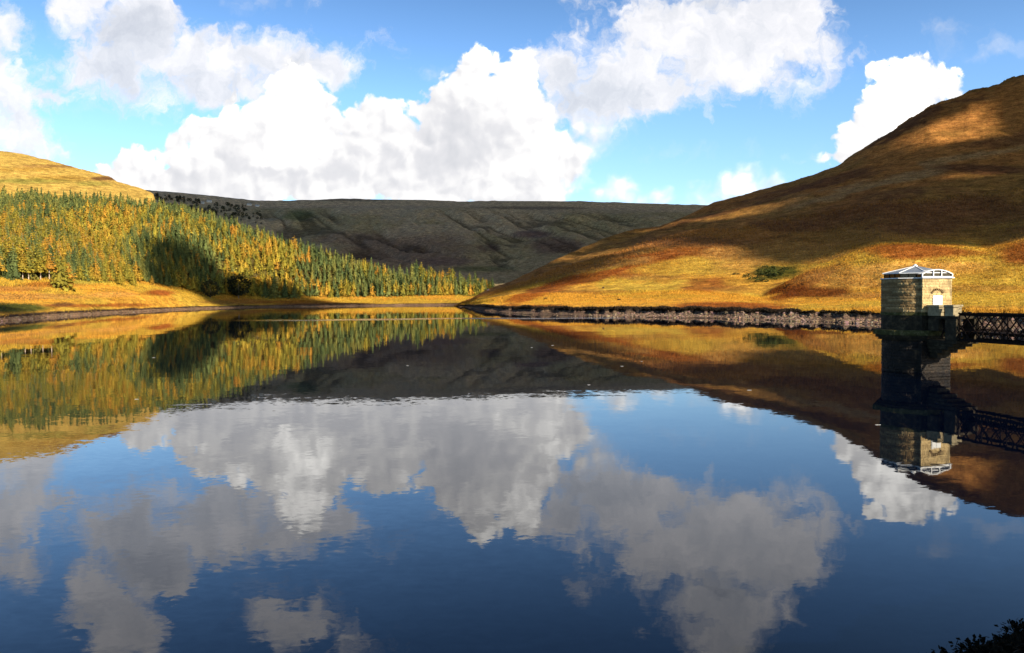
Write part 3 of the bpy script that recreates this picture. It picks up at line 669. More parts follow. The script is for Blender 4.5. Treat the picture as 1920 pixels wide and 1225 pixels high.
def trunk(H, r, seed, limbs=6, n=7):
    rg = np.random.default_rng(seed); V = []; Fc = []
    def tube(pts, rad):
        b = len(V)
        for p, q in zip(pts, rad):
            for j in range(n): V.append((p[0]+q*math.cos(j*6.283/n), p[1]+q*math.sin(j*6.283/n), p[2]))
        for i in range(len(pts)-1):
            for j in range(n): Fc.append((b+i*n+j, b+i*n+(j+1) % n, b+(i+1)*n+(j+1) % n)); Fc.append((b+i*n+j, b+(i+1)*n+(j+1) % n, b+(i+1)*n+j))
    tube([(rg.normal(0, .12)*(t > 0), rg.normal(0, .12)*(t > 0), H*t-1.0*(t == 0)) for t in (0, .2, .4, .6, .8, .97)], [r*1.15, r*.9, r*.72, r*.5, r*.3, r*.08])
    for i in range(limbs):
        z = H*rg.uniform(.18, .7); th = rg.uniform(0, 6.28); L = H*.12*(1.2-z/H)
        tube([(0, 0, z), (math.cos(th)*L, math.sin(th)*L, z+L*.1)], [r*.22, r*.05])
    return np.array(V), np.array(Fc)
def fol(name, stops, scale=.045, spec=.15, seedoff=0.0):
    def b(T):
        n = T.noise(T.vm('ADD', T.pos(), (seedoff, 0, 0)), scale, 3, .6)
        oi = T.n.new('ShaderNodeObjectInfo').outputs['Random']
        tr = T.attr('tint', 'Fac')
        f = T.m('ADD', T.m('MULTIPLY', n, .85), T.m('MULTIPLY', T.m('SUBTRACT', T.m('ADD', tr, T.m('MULTIPLY', oi, T.m('COMPARE', tr, 0.0, 0.001))), .45), .5))
        c = T.ramp(f, stops)
        isl = T.geo('Random Per Island')
        return {'Base Color': T.vm('SCALE', c, scale=T.ss(isl, 0, 1, .6, 1.35, True))}
    return new_mat(name, rough=.75, spec=spec, build=b)
M_LARCH = fol('larch needles', [(.2, (.15, .14, .022)), (.38, (.24, .195, .022)), (.55, (.33, .215, .024)), (.8, (.40, .19, .024))])
M_SPRUCE = fol('spruce needles', [(.2, (.06, .085, .027)), (.42, (.11, .135, .038)), (.6, (.16, .165, .04)), (.8, (.21, .18, .035))], seedoff=500)
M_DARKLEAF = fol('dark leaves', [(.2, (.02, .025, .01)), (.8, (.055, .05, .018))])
M_YEL = fol('yellow leaves', [(.2, (.50, .30, .03)), (.8, (.66, .42, .04))])
def bark_b(T): 
    n = T.noise(T.vm('MULTIPLY', T.obj(), (3, 3, .6)), 1.0, 4, .6); return {'Base Color': T.ramp(n, [(.3, (.16, .12, .08)), (.7, (.34, .27, .20))])}
M_BARK = new_mat('bark', rough=.9, spec=.1, build=bark_b)
M_BARKP = new_mat('pale bark', rough=.9, spec=.1, build=lambda T: {'Base Color': T.ramp(T.noise(T.vm('MULTIPLY', T.obj(), (3, 3, .8)), 1.0, 4, .6), [(.3, (.35, .27, .2)), (.7, (.6, .5, .4))])})

def mk_mesh(name, V, Fc, m):
    o = mesh_obj(name, V, Fc, m); me = o.data; bpy.data.objects.remove(o); return me
LARCH = [mk_mesh('larch_crown', *conifer(100+i, 360, 24-(i % 3)*1.5, 5.0+.7*(i % 4), .05 if i % 2 else .12, (.62, .48, .55)[i % 3], 1.9, 10), M_LARCH) for i in range(6)]
LARCHB = [mk_mesh('larch_crown', *conifer(120+i, 300, 26, 5.4, .34, .55, 1.9, 8), M_LARCH) for i in range(3)]
SPRUCE = [mk_mesh('spruce_crown', *conifer(140+i, 360, 24, 4.6+.4*(i % 3), .03, .8, 1.75, 14), M_SPRUCE) for i in range(6)]
TRK = [mk_mesh('trunk', *trunk(26, .34, 160+i), M_BARK) for i in range(3)]
TRKP = [mk_mesh('trunk', *trunk(26, .36, 170+i), M_BARKP) for i in range(2)]
def raw(f, *a): return f(*a)
FAR = {'larch': [conifer(200+i, 110, 24-(i % 3)*2, 5.0+.6*(i % 4), .08, (.6, .45, .52)[i % 3], 2.9, 8) for i in range(6)], 'spruce': [conifer(220+i, 110, 24, 4.8, .05, .8, 2.7, 11) for i in range(6)]}

# candidate positions over the left hillside
def forest_points(G, T, px, t0, t1, pxa, pxb, dmin, seed, n):
    rg = np.random.default_rng(seed)
    rws = np.where((T[:, 0] >= t0) & (T[:, 0] <= t1))[0]; cs = np.where((px >= pxa) & (px <= pxb))[0]
    A = G[rws[0]:rws[-1]+1, cs[0]:cs[-1]+1]
    e1 = A[1:, :-1]-A[:-1, :-1]; e2 = A[:-1, 1:]-A[:-1, :-1]; ar = np.abs(e1[..., 0]*e2[..., 1]-e1[..., 1]*e2[..., 0]).ravel()
    cdf = np.cumsum(ar); cdf /= cdf[-1]; k = np.searchsorted(cdf, rg.uniform(0, 1, n)); nc = A.shape[1]-1
    r = k//nc; c = k % nc; u = rg.uniform(0, 1, (n, 1)); v = rg.uniform(0, 1, (n, 1))
    P = A[r, c]+e1.reshape(-1, 3)[k]*u+e2.reshape(-1, 3)[k]*v
    keep = {}; out = []
    for i, p in enumerate(P):
        gx, gy = int(p[0]//dmin), int(p[1]//dmin); ok = True
        for a in (-1, 0, 1):
            for b in (-1, 0, 1):
                for q in keep.get((gx+a, gy+b), ()):
                    if (q[0]-p[0])**2+(q[1]-p[1])**2 < dmin*dmin: ok = False; break
                if not ok: break
            if not ok: break
        if ok: keep.setdefault((gx, gy), []).append(p); out.append(i)
    return P[out]
FP = forest_points(GL, TL, pxL, 5.0, 6.95, -120, 912, 6.3, 77, 50000)
fpx, fpy = project(FP)
n_s = fbm(FP[:, 0]/70, FP[:, 1]/70, 500, 4)
prob = .18+.75*sstep(fpx, 200, 330)*(1-sstep(fpx, 330, 420))*.5
prob = np.maximum(prob, .95*sstep(-(fpy-np.interp(fpx, [0, 300, 500, 900], [418, 420, 470, 545])), 0, 22))
prob = np.maximum(prob, .84*sstep(fpx, 500, 600))
prob = prob*(1-.75*sstep(fpy-np.interp(fpx, [400, 900], [540, 556]), -10, 0)*sstep(fpx, 430, 520))
prob = np.where((fpx > 230)*(fpx < 420)*(fpy > 455)*(fpy < 540), .75, prob)
is_s = (n_s-.5)*1.6+np.random.default_rng(8).uniform(0, 1, len(FP)) < prob
# clearing with bright birches near (475,520)
order = np.lexsort((FP[:, 1],))
gn = np.random.default_rng(55)
hs = gn.uniform(.62, 1.12, len(FP))*np.interp(fpx, [0, 250, 500], [1.0, .9, .85]); ths = gn.uniform(0, 6.28, len(FP))
n_ind = {'larch': 0, 'spruce': 0}; rest = []
def hidden(i): return False
ZX = [100, 215, 285, 425, 600]
ZN = ['with the pale bare trunks at the left edge', 'behind the big forward larch', 'above the small bushy larches', 'in and under the dark cloud shadow', 'above the dark shoreside trees', 'on the tapering right end']
LG = {'larch': 'larches of the plantation %s', 'spruce': 'spruces of the plantation %s'}
LL = {'larch': 'golden larch in the lower plantation rows, %s', 'spruce': 'green spruce in the lower plantation rows, %s'}
protos = {}
def place_tree(name, crown, trk, loc, rz, s, sxy, label, cat, group=None):
    e = empty(name, loc, rz); e.scale = (sxy, sxy, s); tag(e, label, cat, group)
    c = bpy.data.objects.new('crown', crown); COL.objects.link(c); c.parent = e
    t = bpy.data.objects.new('trunk', trk); COL.objects.link(t); t.parent = e
    return e
for i in order:
    k = 'spruce' if is_s[i] else 'larch'; p = FP[i]; inview = -5 < fpx[i] < 905
    foot = FP[i, 1]
    if inview and n_ind[k] < 295:
        n_ind[k] += 1; j = gn.integers(0, 6)
        edge = fpy[i] > 500 and fpx[i] < 100
        if k == 'larch': cm = LARCHB[j % 3] if (edge or gn.uniform() < .03) else LARCH[j]
        else: cm = SPRUCE[j]
        zi = int(np.searchsorted(ZX, fpx[i])); place_tree(k+'_tree', cm, TRKP[j % 2] if edge else TRK[j % 3], p, ths[i], hs[i], hs[i]**.5*gn.uniform(.75, 1.25), LL[k] % ZN[zi], k, LG[k] % ZN[zi])
    else: rest.append(i)
Vs, Fs, mi, tn = [], [], [], []; nv = 0
for i in rest:
    k = 'spruce' if is_s[i] else 'larch'; V, Fc = FAR[k][gn.integers(0, 6)]
    c, s = math.cos(ths[i]), math.sin(ths[i]); w = hs[i]*gn.uniform(.9, 1.2)
    Vr = np.stack([(V[:, 0]*c-V[:, 1]*s)*w, (V[:, 0]*s+V[:, 1]*c)*w, V[:, 2]*hs[i]], 1)+FP[i]
    Vs.append(Vr); Fs.append(Fc+nv); nv += len(V); mi.append(np.full(len(Fc), 1 if k == 'spruce' else 0)); tn.append(np.full(len(V), gn.uniform(.02, 1)))
print('forest', len(FP), n_ind, len(rest))
o = mesh_obj('conifer_forest', np.concatenate(Vs), np.concatenate(Fs), [M_LARCH, M_SPRUCE], matidx=np.concatenate(mi))
a = o.data.attributes.new('tint', 'FLOAT', 'POINT'); a.data.foreach_set('value', np.concatenate(tn).astype(np.float32))
tag(o, 'dense plantation of larch and spruce rising up the left hillside', 'forest', kind='stuff')

# single trees that stand apart
def on_left(px, py):
    p = left_surface(px, py); return Vector(p)
SG = 'young larches standing apart in the shore meadow'
for (px, py, h, w, kind, lab, grp) in [
    (115, 541, 30, 1.15, 'larch', 'large spreading larch standing forward of the wood above the shore path', None),
    (226, 535, 15, .8, 'larch', 'left one of three small bushy larches beside the shore path', None),
    (250, 536, 16, .75, 'larch', 'middle one of three small bushy larches beside the shore path', None),
    (285, 533, 11, .8, 'larch', 'low rounded larch, right one of three beside the shore path', None)]:
    p = on_left(px, py); s = h/26
    e = place_tree('larch_tree', LARCH[1], TRK[0], p, px, s, s*w*1.5 if h < 20 else s*w*1.25, lab, kind, grp)
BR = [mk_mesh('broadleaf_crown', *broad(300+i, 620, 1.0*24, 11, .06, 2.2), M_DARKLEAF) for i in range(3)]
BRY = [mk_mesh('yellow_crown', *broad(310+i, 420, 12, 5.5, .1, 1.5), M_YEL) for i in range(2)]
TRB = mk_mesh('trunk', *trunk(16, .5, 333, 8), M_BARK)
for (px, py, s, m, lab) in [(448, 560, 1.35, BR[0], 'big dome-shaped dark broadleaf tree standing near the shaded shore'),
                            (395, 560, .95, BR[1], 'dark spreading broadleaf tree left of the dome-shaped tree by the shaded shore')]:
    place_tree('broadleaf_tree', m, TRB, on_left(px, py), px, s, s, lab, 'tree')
for (px, py, s, lab) in [(462, 541, 1.1, 'bright yellow birch right behind the dome-shaped dark tree'), (480, 540, 1.2, 'bright yellow birch lit by the sun between the dark tree and the dark spruces'), (438, 528, 1.1, 'yellow birch glowing above the dome-shaped dark tree')]:
    place_tree('birch_tree', BRY[int(px) % 2], TRB, on_left(px, py), px, s, s, lab, 'birch')
for (px, py, s, lab) in [(498, 557, 1.1, 'leftmost of the dark spruces grouped beside the shaded shore'), (516, 558, 1.5, 'tallest dark spruce of the group beside the shaded shore'), (534, 559, 1.15, 'dark spruce to the right of the tallest one beside the shaded shore'), (552, 559, .95, 'small dark spruce at the right end of the group beside the shaded shore')]:
    place_tree('spruce_tree', SPRUCE[int(px) % 6], TRK[0], on_left(px, py), px, s, s*1.35, lab, 'spruce')
# scattered trees at the valley head
VG = 'mixed trees at the head of the reservoir'
rg = np.random.default_rng(66)
VPl = []
for px in np.arange(772, 925, 4.2):
    py = np.interp(px, [772, 925], [549, 546])+rg.uniform(-3, 4); Y = np.interp(py, [542, 553], [1330, 1215])
    VPl.append((px+rg.uniform(-2, 2), Y))
FGx = GF[..., 0].ravel(); FGy = GF[..., 1].ravel(); FGz = GF[..., 2].ravel()
def far_z(x, y): 
    j = np.argmin((FGx-x)**2+(FGy-y)**2); return float(FGz[j])
LGx, LGy, LGz = VL[:, 0], VL[:, 1], VL[:, 2]
for (px, Y) in VPl:
    x = float(at(px, 550, Y)[0]); z = far_z(x, Y); j = np.argmin((LGx-x)**2+(LGy-Y)**2)
    if (LGx[j]-x)**2+(LGy[j]-Y)**2 < 120: z = max(z, LGz[j])
    kd = rg.choice(['larch', 'spruce', 'larch']); h = rg.uniform(.7, 1.25)*np.interp(px, [772, 925], [1.25, .95])
    place_tree(kd+'_tree', (LARCH if kd == 'larch' else SPRUCE)[rg.integers(0, 6)], TRK[0], (x, Y, z-.5), rg.uniform(0, 6), h, h*rg.uniform(.9, 1.3),
               'conifer in the loose belt of trees at the head of the reservoir', 'conifer', VG)
# dark tree belt and farm on the shoulder behind the forest
BG = 'dark trees of the belt above the plantation'
def far_surface(px, py):
    m = (np.abs(PXF-px) < 5)*(tF > .5)*(tF < 6.01); idx = np.where(m)[0]
    j = idx[np.argmin(np.abs(PYF[idx]-py)+np.abs(PXF[idx]-px)*.3)]; return VF[j]
for px in np.sort(rg.uniform(288, 490, 190)):
    lo = np.interp(px, [285, 333, 400, 500, 560], [364, 370, 381, 392, 400]); hi = np.interp(px, [285, 333, 400, 500], [378, 392, 404, 425])
    py = lo+(hi-lo)*rg.uniform(0, 1)**1.3
    if (abs(px-388) < 12 and 377 < py < 389) or (abs(px-473) < 14 and 384 < py < 394): continue
    p = far_surface(px, py); s = rg.uniform(.3, .6)
    place_tree('broadleaf_tree', BR[rg.integers(0, 3)], TRB, (p[0], p[1], p[2]-2), rg.uniform(0, 6), s*.9, s*.75, 'small dark round tree in the belt on the skyline shoulder above the plantation', 'tree', BG)
M_WALLW = new_mat('pale render', color=(.6, .58, .52), rough=.8)
M_ROOFG = new_mat('slate roof', build=lambda T: {'Base Color': T.ramp(T.noise(T.obj(), 2.0, 4, .6), [(.3, (.28, .27, .27)), (.7, (.5, .48, .46))])}, rough=.6)
M_DARK = new_mat('dark opening', color=(.02, .02, .02), rough=.4)
def farm(px, py, L, D, Hh, lab, rz=0.0, Y=2100):
    p = far_surface(px, py); e = empty('farmhouse', (p[0], p[1], p[2]), rz); tag(e, lab, 'farmhouse')
    m = MB(); m.box(-L/2, L/2, -D/2, D/2, -8, Hh); m.add([(-L/2, -D/2, Hh), (-L/2, D/2, Hh), (-L/2, 0, Hh+D*.35), (L/2, -D/2, Hh), (L/2, D/2, Hh), (L/2, 0, Hh+D*.35)], [(0, 2, 1), (3, 4, 5)]); m.build('wall', M_WALLW, e)
    r = MB(); r.add([(-L/2-.4, -D/2-.5, Hh+.1), (L/2+.4, -D/2-.5, Hh+.1), (L/2+.4, 0, Hh+D*.35+.4), (-L/2-.4, 0, Hh+D*.35+.4), (-L/2-.4, D/2+.5, Hh+.1), (L/2+.4, D/2+.5, Hh+.1)], [(0, 1, 2, 3), (3, 2, 5, 4), (0, 3, 4), (1, 5, 2)]); ro = r.build('roof', M_ROOFG, e)
    c = MB(); c.box(-L*.3-.6, -L*.3+.6, -.5, .5, Hh, Hh+D*.35+2); c.build('chimney', M_WALLW, ro)
    for i in range(3):
        w = MB(); wx_ = -L*.3+i*L*.3; w.box(wx_-.7, wx_+.7, -D/2-.06, -D/2-.01, 1.5, 3.2); w.build('window', M_DARK, e)
farm(392, 379.5, 16, 8, 4.5, 'grey farmhouse among dark trees on the skyline above the plantation', .2, 2150)
farm(381, 382.5, 10, 7, 4, 'small farm building left of the grey farmhouse on the skyline', -.1, 2140)
farm(466, 385.5, 16, 7, 3.5, 'long low farm building with pale roof at the end of the skyline trees', .1, 2250)
farm(482, 387.0, 14, 7, 3, 'pale roofed shed right of the long low farm building', .0, 2250)

# shrubs on the right hillside
def right_surface(px, py):
    m = (np.abs(PXR-px) < 4)*(tR > 3)*(tR < 10.1); idx = np.where(m)[0]
    j = idx[np.argmin(np.abs(PYR[idx]-py)+np.abs(PXR[idx]-px)*.3)]; return VR[j]
M_GORSE = fol('gorse leaves', [(.2, (.018, .028, .008)), (.8, (.07, .085, .018))])
GO = [mk_mesh('gorse_bush', *broad(400+i, 110, 2.6, 2.6, -.2, .9), M_GORSE) for i in range(3)]
for k in range(44):
    px = 1438+rg.normal(0, 19); py = 514+rg.normal(0, 5)-(px-1438)*.12
    p = right_surface(px, py); o = bpy.data.objects.new('gorse_bush', GO[k % 3]); COL.objects.link(o)
    o.location = (p[0]+rg.uniform(-2, 2), p[1]+rg.uniform(-2, 2), p[2]-.3); o.rotation_euler = (0, 0, rg.uniform(0, 6)); s = rg.uniform(.4, 1.15); o.scale = (s*1.2, s*1.2, s)
    tag(o, 'dark green gorse bush in the thicket left of the rounded knoll', 'gorse bush', 'gorse thicket on the right hillside')
# heather clumps overhanging the eroded bank
M_HEATH = fol('heather clumps', [(.2, (.02, .014, .008)), (.8, (.06, .035, .015))])
Vs, Fs = [], []; nv = 0
HT = [broad(450+i, 46, 1.0, .85, -.3, .5) for i in range(4)]
P, ri, ci = samp(GR, TR, pxR, 900, 2.75, 3.02, lambda p: np.where(p < 1950, np.gradient(p), 0)*np.interp(p, [863, 880, 1640], [.6, 2, 1])*(.15+1.6*(fbm(p/24, p*0, 900, 3) > .48)), 31)
for i, p in enumerate(P):
    V, Fc = HT[i % 4]; s = rg.uniform(.5, 1.2)*np.interp(p[1], [200, 270, 400], [.4, .7, 1.1]); Vs.append(V*np.array([s*1.3, s*1.3, s])+p-np.array([0, 0, .2])); Fs.append(Fc+nv); nv += len(V)
o = mesh_obj('heather_fringe', np.concatenate(Vs), np.concatenate(Fs), M_HEATH); tag(o, 'dark heather and bracken overhanging the eroded peat edge above the stones', 'heather', kind='stuff')
# boulders on the slopes
for (px, py, s, lab) in [(1131, 540, 1.4, 'small dark boulder alone on the golden slope'), (1161, 563, 1.3, 'dark boulder low in the yellow grass near the right shore'), (915, 545, 1.6, 'pale boulder on the lower edge of the spur'), (1022, 561, 1.2, 'small dark rock near the left end of the right shore')]:
    p = right_surface(px, py); V, Fc, C = rocks(np.array([[0, 0, s*.3]]), np.array([s]), int(px), .8)
    o = mesh_obj('boulder', V, Fc, M_STONE, colors=C*(.3 if 'dark' in lab else 1.6)); o.location = p; tag(o, lab, 'boulder')

# ============================ valve tower
TC = np.array([53.86, 106.94]); u2 = np.array([.24, -.97]); u2 /= np.linalg.norm(u2)
TROT = math.atan2(u2[1], u2[0])                        # local +x = out along the bridge, local +y = left of it seen outward
# stone material with courses
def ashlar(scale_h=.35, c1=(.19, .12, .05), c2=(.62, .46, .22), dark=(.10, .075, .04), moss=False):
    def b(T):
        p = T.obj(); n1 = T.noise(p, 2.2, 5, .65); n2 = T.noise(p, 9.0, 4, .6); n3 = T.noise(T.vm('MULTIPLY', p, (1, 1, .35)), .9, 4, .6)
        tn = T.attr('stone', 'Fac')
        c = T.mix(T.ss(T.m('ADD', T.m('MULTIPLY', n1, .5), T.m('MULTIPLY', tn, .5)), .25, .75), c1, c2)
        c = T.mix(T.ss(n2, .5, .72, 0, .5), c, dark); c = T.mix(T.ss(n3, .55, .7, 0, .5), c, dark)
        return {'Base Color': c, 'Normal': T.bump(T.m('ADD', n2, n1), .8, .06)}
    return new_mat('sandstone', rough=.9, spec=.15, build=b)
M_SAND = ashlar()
M_SANDD = new_mat('weathered stone', rough=.85, spec=.2, build=lambda T: {'Base Color': T.ramp(T.noise(T.obj(), 1.3, 6, .7), [(.3, (.012, .009, .006)), (.52, (.035, .027, .015)), (.75, (.12, .09, .05))]), 'Normal': T.bump(T.noise(T.obj(), 5, 4, .6), .6, .08)})
M_WET_SHADED = new_mat('wet shade-darkened stone', rough=.7, spec=.25, build=lambda T: {'Base Color': T.ramp(T.noise(T.obj(), 1.1, 6, .7), [(.35, (.006, .005, .004)), (.56, (.02, .014, .009)), (.74, (.11, .07, .035))]), 'Normal': T.bump(T.noise(T.obj(), 5, 4, .6), .6, .08)})  # wet stone, darkened further to stand for shade under the corbels
M_MOSS = new_mat('mossy ledge', rough=.9, spec=.15, build=lambda T: {'Base Color': T.ramp(T.noise(T.obj(), 1.6, 6, .7), [(.3, (.025, .025, .01)), (.5, (.07, .065, .02)), (.75, (.2, .17, .09))]), 'Normal': T.bump(T.noise(T.obj(), 6, 4, .6), .5, .05)})
M_PALE = new_mat('pale dressed stone', rough=.85, spec=.2, build=lambda T: {'Base Color': T.ramp(T.noise(T.obj(), 2.5, 5, .7), [(.3, (.17, .13, .07)), (.7, (.42, .35, .21))]), 'Normal': T.bump(T.noise(T.obj(), 8, 4, .6), .4, .03)})
M_WHITE = new_mat('white paint', rough=.5, spec=.4, build=lambda T: {'Base Color': T.ramp(T.noise(T.obj(), 3, 4, .6), [(.3, (.72, .72, .70)), (.7, (.82, .82, .80))])})
M_LEAD = new_mat('lead sheet', rough=.45, spec=.5, build=lambda T: {'Base Color': T.ramp(T.noise(T.obj(), 1.2, 4, .6), [(.3, (.13, .16, .21)), (.7, (.21, .25, .31))])})
M_GLASS = new_mat('dark glass', color=(.012, .008, .006), rough=.08, spec=.5)
M_IRON = new_mat('black iron', rough=.7, spec=.08, build=lambda T: {'Base Color': T.ramp(T.noise(T.obj(), 3, 5, .7), [(.35, (.006, .0045, .004)), (.75, (.022, .011, .007))])})
tower = empty('valve_tower', (TC[0], TC[1], 0), TROT)
tag(tower, 'round sandstone valve tower with white trimmed lantern roof standing in the water', 'valve tower')
BAYX, BAYH, RD = 3.9, 2.25, 4.05
# plan outline of drum + bay, sampled finely; returns points and outward normals by arc length
def outline(R, bx, bh):
    a0 = math.asin(min(bh/R, .99)); pts = []
    n = 170
    for i in range(n+1):
        a = a0+(2*math.pi-2*a0)*i/n; pts.append((R*math.cos(a), R*math.sin(a), math.cos(a), math.sin(a)))
    x0 = R*math.cos(a0)
    for t in np.linspace(0, 1, 6)[1:-1]: pts.append((x0+(bx-x0)*t, -bh, 0, -1))
    for t in np.linspace(0, 1, 49): pts.append((bx, -bh+2*bh*t, 1, 0))
    for t in np.linspace(0, 1, 6)[1:-1]: pts.append((bx-(bx-x0)*t, bh, 0, 1))
    return pts
def masonry(name, R, bx, bh, z0, z1, course, blk, mat, relief, parent, seed=0, zstep=None):
    pts = outline(R, bx, bh); n = len(pts); zstep = zstep or course/5
    nz = int(round((z1-z0)/zstep)); zs = np.linspace(z0, z1, nz+1)
    s = [0]
    for i in range(1, n): s.append(s[-1]+math.hypot(pts[i][0]-pts[i-1][0], pts[i][1]-pts[i-1][1]))
    s = np.array(s); V = np.zeros((nz+1, n, 3)); tone = np.zeros((nz+1, n))
    rgm = np.random.default_rng(seed)
    for j, z in enumerate(zs):
        c = int((z-z0-1e-6)/course); f = ((z-z0)/course) % 1
        offs = (c*.5+.13*c*c % 1)*blk
        b = np.floor((s+offs)/blk).astype(int); fb = ((s+offs)/blk) % 1
        hsh = (b*7919+c*104729+seed*31) % 1000/1000.0
        edge = np.minimum(np.minimum(f, 1-f)*course, np.minimum(fb, 1-fb)*blk)
        d = relief*(np.clip(edge/.07, 0, 1)**.6)*(.45+.9*hsh) + relief*.6*(vnoise(s*6, np.full(n, z*6), seed)-.5)
        for i in range(n): V[j, i] = (pts[i][0]+pts[i][2]*d[i], pts[i][1]+pts[i][3]*d[i], z)
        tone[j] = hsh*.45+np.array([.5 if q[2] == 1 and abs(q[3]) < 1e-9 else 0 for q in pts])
    idx = np.arange((nz+1)*n).reshape(nz+1, n); nx = np.roll(idx, -1, axis=1)
    Fc = np.stack([idx[:-1].ravel(), nx[:-1].ravel(), nx[1:].ravel(), idx[1:].ravel()], 1)
    o = mesh_obj(name, V.reshape(-1, 3), Fc, mat, parent)
    a = o.data.attributes.new('stone', 'FLOAT', 'POINT'); a.data.foreach_set('value', tone.ravel().astype(np.float32))
    return o
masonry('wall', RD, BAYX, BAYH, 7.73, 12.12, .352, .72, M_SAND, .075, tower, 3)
masonry('plinth_wall', RD+.02, BAYX+.02, BAYH+.02, 5.4, 7.35, .39, .9, M_SANDD, .03, tower, 5)
masonry('shaft', RD-.12, BAYX-.1, BAYH, -4.0, 4.3, .42, .95, M_WET_SHADED, .09, tower, 9)
def oct_ring(R, k=8, rot=math.pi/8): return [(R*math.cos(rot+i*2*math.pi/k), R*math.sin(rot+i*2*math.pi/k)) for i in range(k)]
def plan(R, bx, bh, n=40): 
    a0 = math.asin(bh/R); P = [(R*math.cos(a0+(2*math.pi-2*a0)*i/n), R*math.sin(a0+(2*math.pi-2*a0)*i/n)) for i in range(n+1)]
    return P+[(bx, -bh), (bx, bh)]
m = MB(); m.prism(plan(RD+.13, BAYX+.13, BAYH+.13), 7.35, 7.73); m.build('string_course', M_MOSS, tower)
# octagonal platform and corbels
m = MB(); m.prism(oct_ring(5.25), 4.78, 5.42); pl = m.build('platform', M_MOSS, tower)
m = MB(); m.prism(oct_ring(4.95), 4.42, 4.777); m.prism(oct_ring(4.6), 4.12, 4.417); m.build('corbel_course', M_SANDD, tower)
# cornice, lantern and roof
m = MB(); m.prism(oct_ring(4.38, 8, math.pi/8), 12.121, 12.24); m.prism([(3.0, -BAYH-.2), (BAYX+.28, -BAYH-.2), (BAYX+.28, BAYH+.2), (3.0, BAYH+.2)], 12.118, 12.236); m.build('cornice', M_WHITE, tower)
m = MB(); m.prism(oct_ring(3.85), 12.243, 12.84); lan = m.build('lantern', M_GLASS, tower)
m = MB()
for i in range(8):
    a = oct_ring(3.88)[i]; b = oct_ring(3.88)[(i+1) % 8]
    for t in (.0, .33, .67):
        p = (a[0]+(b[0]-a[0])*t, a[1]+(b[1]-a[1])*t)
        m.bar((*p, 12.24), (*p, 12.84), .07, .07)
m.build('mullion', M_IRON, lan)
rr = oct_ring(4.12); m = MB(); V = [(x, y, 12.86) for x, y in rr]+[(x, y, 12.80) for x, y in rr]+[(0, 0, 13.80)]
m.add(V, [(i, (i+1) % 8, 16) for i in range(8)]+[(8+i, 8+(i+1) % 8, (i+1) % 8, i) for i in range(8)]+[tuple(range(15, 7, -1))])
roof = m.build('roof', M_LEAD, tower)
m = MB()
for i in range(8):
    m.bar((rr[i][0], rr[i][1], 12.90), (0, 0, 13.85), .085, .07)
    j = (i+1) % 8; m.bar((rr[i][0], rr[i][1], 12.83), (rr[j][0], rr[j][1], 12.83), .09, .10)
m.build('ridge_trim', M_WHITE, roof)
m = MB(); m.prism(oct_ring(.32), 13.78, 13.95); m.prism(oct_ring(.16), 13.95, 14.08); m.build('finial', M_WHITE, roof)
# arched window in the bay gable
NA = 14; bw = BAYH+.05
def arch(y): return 12.66+.56*(1-(y/bw)**2)
m = MB(); xs0, xs1 = 1.2, BAYX+.02; V = []; 
for i in range(NA+1):
    y_ = -bw+2*bw*i/NA; V += [(xs0, y_, arch(y_)+.02), (xs1, y_, arch(y_)+.02), (xs1, y_, 12.24), (xs0, y_, 12.24)]
Fs_ = []
for i in range(NA): a = i*4; Fs_ += [(a, a+1, a+5, a+4)]
m.add(V, Fs_); m.build('gable_roof', M_WHITE, tower)
win = MB(); V = []; Fs_ = []
for i in range(NA+1):
    y_ = -bw+2*bw*i/NA; V += [(BAYX-.05, y_, 12.25), (BAYX-.05, y_, arch(y_)-.02)]
for i in range(NA): a = i*2; Fs_.append((a, a+2, a+3, a+1))
win.add(V, Fs_)
for y_ in (-bw, bw): win.add([(1.2, y_*.995, 12.25), (BAYX-.05, y_*.995, 12.25), (BAYX-.05, y_*.995, arch(y_)-.02), (1.2, y_*.995, arch(y_)-.02)], [(0, 1, 2, 3)])
wo = win.build('window', M_GLASS, tower)
m = MB()
for i in range(NA):
    y0 = -bw+2*bw*i/NA; y1 = -bw+2*bw*(i+1)/NA
    m.bar((BAYX+.04, y0, arch(y0)), (BAYX+.04, y1, arch(y1)), .12, .13)
m.bar((BAYX+.04, -bw, 12.32), (BAYX+.04, bw, 12.32), .12, .11)
for y_, w_ in ((-bw, .15), (bw, .15), (-.62, .13), (.62, .13)): m.bar((BAYX+.05, y_, 12.3), (BAYX+.05, y_, arch(y_)), .12, w_)
m.build('frame', M_WHITE, wo)
# door with relieving arch
m = MB(); m.box(BAYX+.02, BAYX+.17, -.72, .72, 7.74, 9.9, bev=.02); dr = m.build('door', M_WHITE, tower)
m = MB(); m.box(BAYX+.171, BAYX+.20, -.62, -.03, 7.8, 9.8); m.box(BAYX+.171, BAYX+.20, .03, .62, 7.8, 9.8); m.build('door_panel', M_WHITE, dr)
m = MB()
for i in range(9):
    a = math.pi*(.12+.76*i/8); m.bar((BAYX+.10, .78*math.cos(a), 10.02+.55*math.sin(a)), (BAYX+.10, 1.02*math.cos(a), 10.02+.80*math.sin(a)), .12, .17)
m.build('relieving_arch', M_SAND, tower)
